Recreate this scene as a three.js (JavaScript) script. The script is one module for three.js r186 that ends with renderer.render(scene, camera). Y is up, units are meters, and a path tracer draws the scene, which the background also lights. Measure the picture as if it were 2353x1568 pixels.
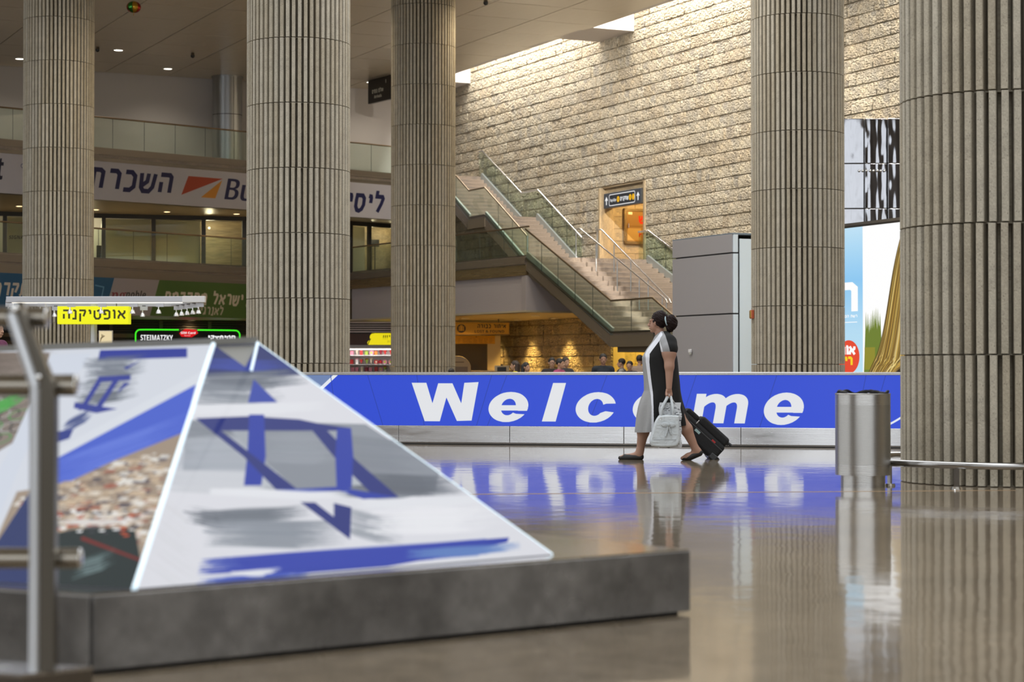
import * as THREE from 'three';
import { mergeGeometries } from 'three/addons/utils/BufferGeometryUtils.js';
import { RoundedBoxGeometry } from 'three/addons/geometries/RoundedBoxGeometry.js';
import { RectAreaLightUniformsLib } from 'three/addons/lights/RectAreaLightUniformsLib.js';
RectAreaLightUniformsLib.init();

// ------------------------------------------------------------------ camera, light, exposure
const V3 = THREE.Vector3;
const F = 4600, EYE = 0.99, HORIZON = 855, CX = 1176.5;
const scene = new THREE.Scene();
scene.background = new THREE.Color(0x05070a);
const camera = new THREE.PerspectiveCamera(2 * Math.atan(784 / F) * 180 / Math.PI, 2353 / 1568, 0.1, 400);
camera.position.set(0, EYE, 0);
camera.rotation.x = Math.atan((HORIZON - 784) / F);
camera.focus = 26.5;
camera.userData.fStop = 2.7;
camera.updateMatrixWorld();
const renderer = new THREE.WebGLRenderer({ antialias: true });
renderer.toneMapping = THREE.LinearToneMapping;
renderer.toneMappingExposure = 1.0;
renderer.shadowMap.enabled = true;

// big daylight sources: the glazed hall front behind the viewer, the side glazing, added skylights, the roof slot over the stone wall
const DAY_FRONT = 1.0, DAY_SIDE = 1.0, ADDED_SKYLIGHT = 2.5, SLOT = 84;
const GRID_A = new V3(-0.4283, 0, -0.9036);      // direction of the stone wall, away from the viewer
function areaLight(color, intensity, w, h, p, target) {
  const l = new THREE.RectAreaLight(color, intensity, w, h);
  l.position.copy(p); l.lookAt(target); scene.add(l); return l;
}
areaLight(new THREE.Color(0.92, 0.96, 1), DAY_FRONT, 44, 8.6, new V3(2, 6.2, 13.6), new V3(2, 6.2, -10));
areaLight(new THREE.Color(0.92, 0.96, 1), DAY_SIDE, 40, 8, new V3(-31.6, 6.4, -22), new V3(0, 6.4, -22));
for (const x of [-13, 1, 15]) areaLight(new THREE.Color(.94, .97, 1), ADDED_SKYLIGHT, 6, 46, new V3(x, 12.24, -23), new V3(x, 0, -23.0001));  // light of the unseen skylights, added to brighten the hall from above

// ------------------------------------------------------------------ helpers
function rng(seed) { let a = seed >>> 0; return () => { a = (a + 0x6D2B79F5) | 0; let t = Math.imul(a ^ (a >>> 15), 1 | a); t = (t + Math.imul(t ^ (t >>> 7), 61 | t)) ^ t; return ((t ^ (t >>> 14)) >>> 0) / 4294967296; }; }
const R0 = rng(7);
const at = (px, py, d) => new V3((px - CX) / F * d, EYE + (HORIZON - py) / F * d, -d);
const xAt = (px, d) => (px - CX) / F * d, yAt = (py, d) => EYE + (HORIZON - py) / F * d;
const taken = {};
function numbered(n) { const k = taken[n] = (taken[n] ?? -1) + 1; return k ? `${n}_${String(k).padStart(3, '0')}` : n; }
function shade(o) { o.castShadow = true; o.receiveShadow = true; return o; }
function thing(name, label, category, p = [0, 0, 0], turn = 0, group) {
  const o = new THREE.Group(); o.name = numbered(name); o.position.set(...(p.isVector3 ? p.toArray() : p)); o.rotation.y = turn;
  o.userData = { label, category }; if (group) o.userData.group = group; scene.add(o); return o;
}
function structure(name) { const o = new THREE.Group(); o.name = name; o.userData = { kind: 'structure' }; scene.add(o); return o; }
function part(name, geo, mat, parent, extra) {
  const g = Array.isArray(geo) ? merge(geo) : geo;
  const m = shade(new THREE.Mesh(g, mat)); m.name = name; parent.add(m); if (extra) Object.assign(m.userData, extra); return m;
}
function single(name, geo, mat, label, category, p = [0, 0, 0], turn = 0, group) {
  const m = shade(new THREE.Mesh(Array.isArray(geo) ? merge(geo) : geo, mat)); m.name = numbered(name); m.position.set(...(p.isVector3 ? p.toArray() : p)); m.rotation.y = turn;
  m.userData = { label, category }; if (group) m.userData.group = group; scene.add(m); return m;
}
function merge(list) {
  const l = list.map((g) => { const n = g.index ? g.toNonIndexed() : g; for (const k of Object.keys(n.attributes)) if (!['position', 'normal', 'uv'].includes(k)) n.deleteAttribute(k); if (!n.attributes.uv) n.setAttribute('uv', new THREE.BufferAttribute(new Float32Array(n.attributes.position.count * 2), 2)); return n; });
  return l.length === 1 ? l[0] : mergeGeometries(l);
}
const box = (w, h, d, x = 0, y = 0, z = 0, ry = 0) => { const g = new THREE.BoxGeometry(w, h, d); if (ry) g.rotateY(ry); return g.translate(x, y, z); };
const rbox = (w, h, d, x = 0, y = 0, z = 0, r = 0.01, s = 2) => new RoundedBoxGeometry(w, h, d, s, Math.min(r, w / 2.01, h / 2.01, d / 2.01)).translate(x, y, z);
const cyl = (r1, r2, h, x = 0, y = 0, z = 0, n = 20) => new THREE.CylinderGeometry(r1, r2, h, n).translate(x, y, z);
const ball = (r, x = 0, y = 0, z = 0, sx = 1, sy = 1, sz = 1, n = 16) => new THREE.SphereGeometry(r, n, Math.round(n * .7)).scale(sx, sy, sz).translate(x, y, z);
function rod(a, b, r, n = 10) {
  const A = new V3(...a), B = new V3(...b), d = B.clone().sub(A), g = new THREE.CylinderGeometry(r, r, d.length(), n);
  g.applyQuaternion(new THREE.Quaternion().setFromUnitVectors(new V3(0, 1, 0), d.normalize())); return g.translate((A.x + B.x) / 2, (A.y + B.y) / 2, (A.z + B.z) / 2);
}
// square bar from a to b, upright sides
function bar(a, b, w, h) {
  const A = new V3(...a), B = new V3(...b), d = B.clone().sub(A), g = new THREE.BoxGeometry(w, h, d.length());
  const m = new THREE.Matrix4().lookAt(B, A, new V3(0, 1, 0)); g.applyMatrix4(m); return g.translate((A.x + B.x) / 2, (A.y + B.y) / 2, (A.z + B.z) / 2);
}
const tubeOf = (pts, r, seg = 32, rad = 10, closed = false, tension = 0.5) => new THREE.TubeGeometry(new THREE.CatmullRomCurve3(pts.map((p) => p.isVector3 ? p : new V3(...p)), closed, 'catmullrom', tension), seg, r, rad, closed);
// flat polygon(s) in space from corner points (fan), two sided by default in this renderer; uv given per corner
function poly(pts, uvs) {
  const p = [], u = []; for (let i = 1; i < pts.length - 1; i++) for (const k of [0, i, i + 1]) { p.push(...(pts[k].isVector3 ? pts[k].toArray() : pts[k])); u.push(...(uvs ? uvs[k] : [0, 0])); }
  const g = new THREE.BufferGeometry(); g.setAttribute('position', new THREE.Float32BufferAttribute(p, 3)); g.setAttribute('uv', new THREE.Float32BufferAttribute(u, 2)); g.computeVertexNormals(); return g;
}
// plan outline [[x, z], ...] raised from y0 to y1
function slab(pts, y0, y1) {
  const s = new THREE.Shape(pts.map(([x, z]) => new THREE.Vector2(x, -z)));
  return new THREE.ExtrudeGeometry(s, { depth: y1 - y0, bevelEnabled: false }).rotateX(-Math.PI / 2).translate(0, y0, 0);
}

// ------------------------------------------------------------------ textures
const hash2 = (x, y, s) => { let h = Math.imul(x, 374761393) + Math.imul(y, 668265263) + Math.imul(s, 974634777); h = Math.imul(h ^ (h >>> 13), 1274126177); return ((h ^ (h >>> 16)) >>> 0) / 4294967296; };
function vnoise(x, y, per, s) {
  const xi = Math.floor(x), yi = Math.floor(y), fx = x - xi, fy = y - yi, w = (t) => t * t * (3 - 2 * t), m = (v) => ((v % per) + per) % per;
  const a = hash2(m(xi), m(yi), s), b = hash2(m(xi + 1), m(yi), s), c = hash2(m(xi), m(yi + 1), s), d = hash2(m(xi + 1), m(yi + 1), s), u = w(fx), v = w(fy);
  return a + (b - a) * u + (c - a) * v + (a - b - c + d) * u * v;
}
function fbm(x, y, per, oct, s) { let v = 0, a = .5, t = 0; for (let i = 0; i < oct; i++) { v += a * vnoise(x, y, per, s + i * 17); t += a; x *= 2; y *= 2; per *= 2; a *= .55; } return v / t; }
function dataTex(n, fn, srgb, rep) {
  const d = new Uint8Array(n * n * 4);
  for (let j = 0; j < n; j++) for (let i = 0; i < n; i++) { const c = fn(i / n, j / n), k = (j * n + i) * 4; d[k] = Math.max(0, Math.min(255, c[0] * 255)); d[k + 1] = Math.max(0, Math.min(255, c[1] * 255)); d[k + 2] = Math.max(0, Math.min(255, c[2] * 255)); d[k + 3] = 255; }
  const t = new THREE.DataTexture(d, n, n); t.wrapS = t.wrapT = THREE.RepeatWrapping; t.magFilter = THREE.LinearFilter; t.minFilter = THREE.LinearMipmapLinearFilter; t.generateMipmaps = true;
  if (srgb) t.colorSpace = THREE.SRGBColorSpace; if (rep) t.repeat.set(...rep); t.needsUpdate = true; return t;
}
const grey = (v) => [v, v, v];
function canvasTex(w, h, draw) {
  const c = document.createElement('canvas'); c.width = w; c.height = h; const x = c.getContext('2d'); draw(x, w, h);
  const t = new THREE.CanvasTexture(c); t.colorSpace = THREE.SRGBColorSpace; t.anisotropy = 8; return t;
}
const lin = (r, g, b) => new THREE.Color().setRGB(r, g, b);
const std = (color, roughness = .7, metalness = 0, more = {}) => new THREE.MeshStandardMaterial({ color, roughness, metalness, ...more });

const roughHewn = dataTex(512, (x, y) => { const r = 1 - Math.abs(2 * fbm(x * 14, y * 20, 1e6, 2, 3) - 1), f = fbm(x * 34, y * 34, 34, 2, 9); return grey(.1 + .3 * fbm(x * 6, y * 6, 6, 3, 21) + .45 * r * r + .45 * (f - .4)); });
const stoneTone = dataTex(512, (x, y) => { const n = fbm(x * 5, y * 5, 5, 5, 31), f = fbm(x * 60, y * 60, 60, 2, 41), k = .78 + .3 * (n - .5) + .22 * (f - .5); return [k, k * (.985 - .05 * (n - .5)), k * (.955 - .16 * (n - .5))]; }, true);
const speckle = dataTex(512, (x, y) => { const f = fbm(x * 70, y * 70, 70, 2, 5), n = fbm(x * 6, y * 6, 6, 4, 8); const pit = f < .15 ? .75 : 1; const k = (.86 + .14 * (n - .5) + .14 * (f - .5)) * pit; return [k, k * .99, k * .965]; }, true);
const speckleBump = dataTex(512, (x, y) => { const f = fbm(x * 60, y * 60, 60, 3, 5); return grey(f < .3 ? f : .3 + .5 * f); });
const brushedBump = dataTex(256, (x, y) => grey(.5 + .5 * (fbm(x * 3, y * 90, 90, 2, 61) - .5) + .1 * fbm(x * 20, y * 200, 200, 1, 62)));
const smudge = dataTex(512, (x, y) => { const n = fbm(x * 4, y * 4, 4, 5, 71); return grey(.55 + .6 * (n - .3)); });
const fineGrain = dataTex(256, (x, y) => grey(fbm(x * 64, y * 64, 64, 2, 81)));
// ------------------------------------------------------------------ lettering: strokes of the square Hebrew letters (y downwards, 0 top to 1 base line), drawn right to left
const HEB = {
  'א': [.78, [[.05, 0], [.72, 1]], [[.68, 0], [.67, .28], [.42, .52]], [[.07, 1], [.09, .72], [.28, .4]]],
  'ב': [.72, [[.05, 0], [.48, 0], [.57, .1], [.57, 1]], [[.02, 1], [.72, 1]]],
  'ג': [.5, [[.05, 0], [.28, 0], [.35, .1], [.4, 1]], [[.36, .6], [.05, 1]]],
  'ד': [.68, [[.02, 0], [.66, 0]], [[.55, 0], [.55, 1]]],
  'ה': [.7, [[.03, 0], [.52, 0], [.62, .12], [.62, 1]], [[.1, .42], [.1, 1]]],
  'ו': [.3, [[.02, 0], [.17, .02], [.21, .12], [.21, 1]]],
  'ח': [.72, [[.03, 0], [.52, 0], [.62, .12], [.62, 1]], [[.1, 0], [.1, 1]]],
  'ט': [.76, [[.1, 0], [.1, .75], [.24, 1], [.52, 1], [.66, .8], [.66, .2], [.52, 0], [.36, .1]]],
  'י': [.3, [[.02, 0], [.17, .02], [.21, .12], [.21, .45]]],
  'כ': [.66, [[.05, 0], [.38, 0], [.57, .2], [.57, .8], [.38, 1], [.05, 1]]],
  'ל': [.64, [[.1, -.38], [.1, 0], [.5, 0], [.57, .12], [.5, .45], [.3, 1]]],
  'מ': [.78, [[.04, 0], [.16, .25], [.1, 1]], [[.13, .25], [.38, 0], [.58, .05], [.67, .25], [.67, 1], [.36, 1]]],
  'נ': [.46, [[.1, 0], [.28, 0], [.35, .1], [.35, 1], [.03, 1]]],
  'ס': [.74, [[.0, 0], [.5, 0], [.64, .18], [.66, .6], [.56, .88], [.4, 1], [.24, .96], [.12, .72], [.1, .3], [.12, 0]]],
  'פ': [.68, [[.3, .45], [.1, .45], [.1, 0], [.44, 0], [.6, .15], [.6, .85], [.44, 1], [.05, 1]]],
  'צ': [.7, [[.05, 0], [.62, 1], [.03, 1]], [[.6, 0], [.6, .25], [.36, .45]]],
  'ק': [.7, [[.03, 0], [.58, 0], [.62, .14], [.44, .72]], [[.12, .36], [.12, 1.34]]],
  'ר': [.62, [[.03, 0], [.4, 0], [.54, .15], [.54, 1]]],
  'ש': [.86, [[.05, 0], [.1, .78], [.24, 1], [.55, 1], [.72, .75], [.79, 0]], [[.42, 0], [.4, .45], [.14, .7]]],
  'ת': [.76, [[.06, 0], [.5, 0], [.64, .12], [.64, 1]], [[.17, 0], [.18, .85], [.02, 1]]],
  '!': [.22, [[.1, -.05], [.1, .66]], [[.1, .93], [.1, 1]]], '"': [.3, [[.08, -.1], [.05, .2]], [[.22, -.1], [.19, .2]]], ' ': [.4],
};
// right: right end of the text, top: cap line, size: letter height; slant leans the letters like italics; wide widens them
function hebrew(x, text, right, top, size, weight, color, slant = 0, wide = 1, gap = .2) {
  x.save(); x.translate(right, top + size); x.transform(1, 0, -slant, 1, 0, 0); x.strokeStyle = color; x.lineWidth = weight; x.lineJoin = 'miter'; x.lineCap = 'butt';
  let p = 0;
  for (const ch of text) {
    const g = HEB[ch]; if (!g) continue; p -= g[0] * wide * size;
    for (const s of g.slice(1)) { x.beginPath(); s.forEach(([a, b], i) => { const X = p + a * wide * size, Y = -size + b * size; i ? x.lineTo(X, Y) : x.moveTo(X, Y); }); x.stroke(); }
    p -= gap * size;
  }
  x.restore(); return -p;
}
function latin(x, text, left, base, font, color, slant = 0, sx = 1, gap = 0) {
  x.save(); x.translate(left, base); x.transform(sx, 0, -slant, 1, 0, 0); x.font = font; x.fillStyle = color; let p = 0;
  if (!gap) x.fillText(text, 0, 0); else for (const c of text) { x.fillText(c, p, 0); p += x.measureText(c).width + gap; }
  x.restore();
}
// ------------------------------------------------------------------ the building: frame along the stone wall (u towards the viewer, t away from the wall)
const W0 = new V3(4.08, 0, -66.2), WTURN = -1.1282;
const UD = new V3(0.4283, 0, 0.9036), TD = new V3(-0.9036, 0, 0.4283);
const W = (u, t, y = 0) => W0.clone().addScaledVector(UD, u).addScaledVector(TD, t).setY(y);
const wallFrame = (name, label, category, group) => thing(name, label, category, W0, WTURN, group);
const CEIL = 12.3, MEZZ = 4.65, MID = 6.6, UPPER = 8.5, SOFFIT_LOW = 2.88, SOFFIT_UP = 6.78;

const M = {
  floor: new THREE.MeshPhysicalMaterial({ color: lin(.335, .275, .205), roughness: .07, map: dataTex(512, (x, y) => { const n = fbm(x * 4, y * 4, 4, 5, 11), f = fbm(x * 40, y * 40, 40, 3, 12); const k = .84 + .22 * (n - .5) + .2 * (f - .5); return [k, k * .985, k * .96]; }, true, [30, 42]), bumpMap: dataTex(512, (x, y) => grey(.6 * fbm(x * 14, y * 14, 14, 3, 13) + .4 * fbm(x * 4, y * 4, 4, 2, 14)), false, [30, 42]), bumpScale: .0018 }),
  plaster: std(lin(.60, .57, .56), .85, 0, { bumpMap: fineGrain, bumpScale: .002 }),
  plasterGrey: std(lin(.46, .43, .45), .85, 0, { bumpMap: fineGrain, bumpScale: .002 }),
  ceiling: std(lin(.60, .54, .44), .3, 0, { bumpMap: dataTex(256, (x, y) => grey(fbm(x * 3, y * 7, 7, 3, 91)), false), bumpScale: .012 }),
  soffit: std(lin(.52, .46, .34), .4),
  fascia: std(lin(.20, .165, .13), .35, .25, { roughnessMap: smudge }),
  bronze: std(lin(.36, .27, .15), .38, .7, { roughnessMap: smudge }),
  steel: std(lin(.56, .55, .54), .34, 1, { bumpMap: brushedBump, bumpScale: .0006, roughnessMap: smudge }),
  steelBright: std(lin(.72, .72, .72), .2, 1),
  steelDark: std(lin(.22, .20, .18), .32, 1),
  chrome: std(lin(.8, .8, .8), .08, 1),
  white: std(lin(.74, .74, .75), .5),
  black: std(lin(.02, .02, .022), .5),
  darkGap: std(lin(.02, .018, .014), .9),
  glass: new THREE.MeshPhysicalMaterial({ color: lin(.80, .90, .82), roughness: .02, transmission: 1, thickness: 0, ior: 1.5, specularIntensity: 1 }),
  clearGlass: new THREE.MeshPhysicalMaterial({ color: lin(.88, .92, .88), roughness: .02, transmission: 1, thickness: 0, ior: 1.5 }),
  stepStone: std(lin(.44, .37, .33), .28, 0, { map: stoneTone }),
  smoothStone: std(lin(.60, .49, .34), .55, 0, { map: stoneTone, bumpMap: fineGrain, bumpScale: .002 }),
  column: [0, 1, 2].map((i) => std([lin(.55, .50, .41), lin(.59, .545, .46), lin(.515, .46, .365)][i], .85, 0, { map: speckle, bumpMap: speckleBump, bumpScale: .004 })),
  hewn: [0, 1, 2, 3].map((i) => std([lin(.74, .675, .56), lin(.78, .72, .61), lin(.70, .62, .50), lin(.75, .69, .58)][i], .95, 0, { map: stoneTone, bumpMap: roughHewn, bumpScale: .11 })),
  mortar: std(lin(.50, .41, .28), .95),
  lampGlow: (c, k) => std(0x000000, 1, 0, { emissive: c, emissiveIntensity: k }),
};
M.speckle = speckle;

{ // floor with the inlaid strip
  const g = structure('floor');
  part('floor_slab', box(90, .4, 126, -2, -.2, -32), M.floor, g);
  part('inlay_strip', bar([-1.2, .0005, -16.1], [4.2, .0005, -16.75], .05, .003), std(lin(.42, .28, .15), .2), g);
}
{ // shell: back wall, left wall, front wall with its glazing
  const back = structure('wall_back');
  part('wall_panel', bar([-2.6, 8, -81.5], [-34, 8, -67.5], .4, 17), M.plaster, back);
  const left = structure('wall_left');
  part('wall_panel', [box(.4, 16, 14, -32.6, 8, -60), box(.4, 16, 16, -32.6, 8, 7), box(.4, 2.2, 52, -32.6, 1.1, -27), box(.4, 5.4, 52, -32.6, 13.3, -27)], M.plaster, left);
  const front = structure('wall_front');
  part('wall_panel', [box(78, 1.7, .4, 6, .85, 14.6), box(78, 5.2, .4, 6, 13.4, 14.6), box(12, 9.2, .4, -26.5, 6.2, 14.6), box(20, 9.2, .4, 35, 6.2, 14.6)], M.plaster, front);
  const glow = M.lampGlow(new THREE.Color(.9, .95, 1), 1.1);
  const w1 = structure('window_1'); part('pane', box(46, 9.1, .1, 2, 6.25, 14.6), glow, w1);
  for (let i = 0; i <= 12; i++) part('mullion', box(.14, 9.1, .3, -21 + i * 3.84, 6.25, 14.4), M.steelDark, w1);
  part('transom', box(46, .14, .26, 2, 5.2, 14.4), M.steelDark, w1);
  for (let i = 0; i < 3; i++) { const w = structure(`window_${i + 3}`), x = -13 + i * 14; part('pane', box(6, .04, 46, x, 12.29, -23), glow, w); for (let k = 0; k <= 12; k++) part('glazing_bar', box(6, .03, .1, x, 12.26, -46 + k * 3.83), M.steelDark, w); part('frame', [box(.12, .05, 46, x - 3.06, 12.26, -23), box(.12, .05, 46, x + 3.06, 12.26, -23)], M.white, w); }  // roof skylights out of view, added as overhead light for the hall
  const w2 = structure('window_2'); part('pane', box(.1, 8.4, 52, -32.6, 6.4, -27), glow, w2);
  for (let i = 0; i <= 13; i++) part('mullion', box(.3, 8.4, .14, -32.4, 6.4, -52.5 + i * 3.9), M.steelDark, w2);
}
// ------------------------------------------------------------------ stone wall on the right
const DOOR = { u0: -2.45, u1: .66, y0: MEZZ, y1: 7.27 }, ARCH = { u0: -1.66, u1: .66, y0: 0, y1: 2.6 };
{
  const g = structure('wall_right'); g.position.copy(W0); g.rotation.y = WTURN;
  const T0 = -.5, T1 = -.06, pc = (u0, u1, y0, y1) => box(u1 - u0, y1 - y0, T1 - T0, (u0 + u1) / 2, (y0 + y1) / 2, (T0 + T1) / 2);
  part('wall_core', [pc(-17, DOOR.u0, 0, 15.4), pc(DOOR.u1, 92, 0, 15.4), pc(DOOR.u0, DOOR.u1, ARCH.y1, MEZZ), pc(DOOR.u0, DOOR.u1, DOOR.y1, 15.4), pc(DOOR.u0, ARCH.u0, 0, ARCH.y1)], M.mortar, g);
  // hewn stones: a few shapes per length, with uneven faces and chamfered arrises
  const CH = .385, lens = [.36, .5, .64, .8, .98, 1.25], r = rng(11), shapes = {};
  function stoneGeo(L, k) {
    const key = L.toFixed(3) + '_' + k; if (shapes[key]) return shapes[key];
    const q = rng(Math.round(L * 1000) * 7 + k), nx = L > .7 ? 4 : 3, ny = 2, h = CH - .01, w = L - .009, P = [], I = [], U = [], ou = q() * 3, ov = q() * 3;
    const put = (x, y, z) => { P.push(x, y, z); U.push((x + ou + z) / 1.3, (y + ov) / 1.3); return P.length / 3 - 1; };
    const grid = []; for (let j = 0; j <= ny; j++) { const row = []; for (let i = 0; i <= nx; i++) { const edge = i === 0 || j === 0 || i === nx || j === ny; row.push(put((i / nx - .5) * (w - .026) + (edge ? (q() - .5) * .01 : (q() - .5) * .06), (j / ny - .5) * (h - .026) + (edge ? (q() - .5) * .012 : (q() - .5) * .05), (edge ? .004 + q() * .01 : .012 + q() * .022))); } grid.push(row); }
    for (let j = 0; j < ny; j++) for (let i = 0; i < nx; i++) { const a = grid[j][i], b = grid[j][i + 1], c = grid[j + 1][i + 1], d = grid[j + 1][i]; if (q() > .5) I.push(a, b, c, a, c, d); else I.push(a, b, d, b, c, d); }
    const front = [...grid[0], ...grid.slice(1).map((x) => x[nx]), ...grid[ny].slice(0, nx).reverse(), ...grid.slice(1, ny).reverse().map((x) => x[0])];
    const rim = front.map((v) => put(P[v * 3], P[v * 3 + 1], P[v * 3 + 2]));
    const back = rim.map((v) => { const x = P[v * 3], y = P[v * 3 + 1]; const sx = Math.abs(x) > (w - .026) / 2 - .015 ? Math.sign(x) * w / 2 : x, sy = Math.abs(y) > (h - .026) / 2 - .015 ? Math.sign(y) * h / 2 : y; return put(sx, sy, -.06); });
    rim.forEach((v, i) => { const j = (i + 1) % rim.length; I.push(v, back[i], rim[j], rim[j], back[i], back[j]); });
    const geo = new THREE.BufferGeometry(); geo.setAttribute('position', new THREE.Float32BufferAttribute(P, 3)); geo.setAttribute('uv', new THREE.Float32BufferAttribute(U, 2)); geo.setIndex(I); geo.computeVertexNormals(); return shapes[key] = geo;
  }
  const stones = [], rows = Math.floor(15.2 / CH);
  for (let j = 0; j < rows; j++) {
    const y = (j + .5) * CH, spans = []; let a = -15;
    for (const o of [DOOR, ARCH]) if (y + CH / 2 > o.y0 + .02 && y - CH / 2 < o.y1 - .02) { spans.push([a, o.u0]); a = o.u1; }
    spans.push([a, 26]);
    for (const [s, e] of spans) {
      let u = s, first = true;
      while (e - u > .05) {
        let L = lens[Math.floor(Math.pow(r(), .8) * lens.length)]; if (first) { L *= .5 + r() * .5; first = false; }
        if (e - u - L < .3) L = e - u; if (L > 1.6) L = .8;
        stones.push({ u: u + L / 2, y, L: Math.round(L * 100) / 100, k: Math.floor(r() * 4), m: Math.floor(r() * 4), dz: (r() - .5) * .03 }); u += L;
      }
    }
  }
  for (const s of stones) {
    const p = W(s.u, 0, s.y), d = -p.z, px = CX + p.x / d * F, py = HORIZON - (p.y - EYE) / d * F;
    const hid = px > 2062 || px < 1048 || py < -10 || py > 850 || (px > 1727 && px < 1940) || (px > 1537 && px < 1730 && py > 545) || (px > 1940 && py > 275) || s.y > 13 || (py > 600 && px < 1537);
    s.score = hid ? 0 : s.L / (d * d);
  }
  const order = stones.map((s, i) => i).sort((a, b) => stones[b].score - stones[a].score), rest = [[], [], [], []];
  order.forEach((i, n) => {
    const s = stones[i], geo = stoneGeo(s.L, s.k);
    if (n < 300) { const m = part('stone', geo, M.hewn[s.m], g); m.position.set(s.u, s.y, s.dz); }
    else rest[s.m].push(geo.clone().translate(s.u, s.y, s.dz));
  });
  rest.forEach((l, i) => part('further_stones', l, M.hewn[i], g, { kind: 'stuff' }));
}
{ // corridors behind the two openings in the stone wall: warm stone lining, own lamps
  const g = structure('wall_corridor'); g.position.copy(W0); g.rotation.y = WTURN;
  const back = -3.2, mk = (u0, u1, y0, y1) => {
    const d = -back - .5, zc = back / 2 - .25;
    part('lining', [box(u1 - u0 + .2, .12, d, (u0 + u1) / 2, y1 + .06, zc), box(.12, y1 - y0, d, u0 - .06, (y0 + y1) / 2, zc), box(.12, y1 - y0, d, u1 + .06, (y0 + y1) / 2, zc), box(u1 - u0 + .2, y1 - y0, .1, (u0 + u1) / 2, (y0 + y1) / 2, back - .05), box(u1 - u0 + .2, .1, d, (u0 + u1) / 2, y0 - .05, zc)], M.smoothStone, g);
    const n = Math.ceil((y1 - y0) / .42), w = .86;
    for (let j = 0; j < n; j++) for (let i = -1; i < 5; i++) { const a = Math.max(0, (i + (j % 2) * .5) * w), b = Math.min(d - .05, (i + 1 + (j % 2) * .5) * w), ya = y0 + j * .42, yb = Math.min(y1, ya + .42); if (b - a > .08 && yb - ya > .08) part('stone_tile', box(.04, yb - ya - .012, b - a - .012, u0 + .02, (ya + yb) / 2, -.5 - (a + b) / 2), M.smoothStone, g); }
  };
  mk(-2.5, 1.6, MEZZ, 7.4); mk(-1.72, 2.4, 0, 2.7);
  part('door_jamb', [box(.1, 2.62, .55, DOOR.u0 - .02, 5.96, -.22), box(.1, 2.62, .55, DOOR.u1 + .02, 5.96, -.22), box(DOOR.u1 - DOOR.u0 + .1, .7, .3, (DOOR.u0 + DOOR.u1) / 2, 6.95, -.32)], M.smoothStone, g);
}
function lampAt(name, label, p, color, power, group, r = .12, spot, glow = 6) {
  const t = thing(name, label, 'downlight', p, 0, group);
  part('bezel', new THREE.TorusGeometry(r, r * .12, 8, 24).rotateX(Math.PI / 2).translate(0, -.004, 0), M.white, t);
  part('lamp', cyl(r * .95, r * .95, .01, 0, -.006, 0, 24), M.lampGlow(color, glow), t);
  const l = spot ? new THREE.SpotLight(color, power, 0, spot, .6) : new THREE.PointLight(color, power);
  l.castShadow = true; l.shadow.radius = 5; l.position.set(p.x, p.y - .06, p.z); if (spot) { l.target.position.set(p.x, p.y - 3, p.z); scene.add(l.target); } scene.add(l); return t;
}
const WARM = new THREE.Color(1, .72, .36), AMBER = new THREE.Color(1, .62, .16), NEUTRAL = new THREE.Color(1, .9, .72);
// ------------------------------------------------------------------ ceiling: panels, roof slot above the stone wall, cross beams
{
  const c = structure('ceiling');
  const EDGE = 1.55, flat = (a) => a.map((p) => [p.x, p.z]);
  part('ceiling_slab', slab([...flat([W(-18, EDGE), W(92, EDGE)]), [-34, 14.8], [-34, -84], ...flat([W(-18, 12)])], CEIL + .05, CEIL + .4), M.ceiling, c);
  const S = 2.42, pg = box(S - .035, .05, S - .035);
  for (let i = 0; i < 11; i++) for (let j = 0; j < 11; j++) { const u = -19 + (i + .5) * S, t = EDGE + (j + .5) * S, p = W(u, t, CEIL + .025); if (p.x < -26 || -p.z < 57 || -p.z > 81 - .44 * Math.max(0, -2.6 - p.x)) continue; const m = part('ceiling_panel', pg, M.ceiling, c); m.position.copy(p); m.rotation.y = WTURN; m.rotation.z = (R0() - .5) * .004; m.rotation.x = (R0() - .5) * .004; }
  const s = structure('trim_1'); s.position.copy(W0); s.rotation.y = WTURN;
  part('slot_upstand', box(110, 3.1, .2, 37, CEIL + 1.55, EDGE + .1), M.plaster, s);
  part('slot_roof', box(110, .3, 2.4, 37, 15.35, .6), M.plaster, s);
  for (const [u0, u1] of [[-17, -13.3], [-2.5, -.05], [11.5, 14], [26, 29]]) part('cross_beam', box(u1 - u0, 3, EDGE + .02, (u0 + u1) / 2, CEIL + 1.5, EDGE / 2 + .02), M.plaster, s);
  for (const [u0, u1] of [[-13.2, -2.6], [.05, 11.4], [14.1, 25.9]]) {
    const a = W((u0 + u1) / 2, .85, 14.95); const l = new THREE.RectAreaLight(new THREE.Color(1, .96, .87), SLOT, u1 - u0 - .6, .5); l.position.copy(a); l.rotation.order = 'YXZ'; l.rotation.set(-Math.PI / 2, WTURN, 0); scene.add(l);
    const t = single('slot_light', box(u1 - u0 - .6, .08, .5), M.lampGlow(new THREE.Color(1, .96, .87), 1.5), 'long linear lamp hidden in the roof slot above the stone wall', 'lamp', W((u0 + u1) / 2, .85, 15.05), WTURN, 'linear lamps in the roof slot');
  }
}
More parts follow.
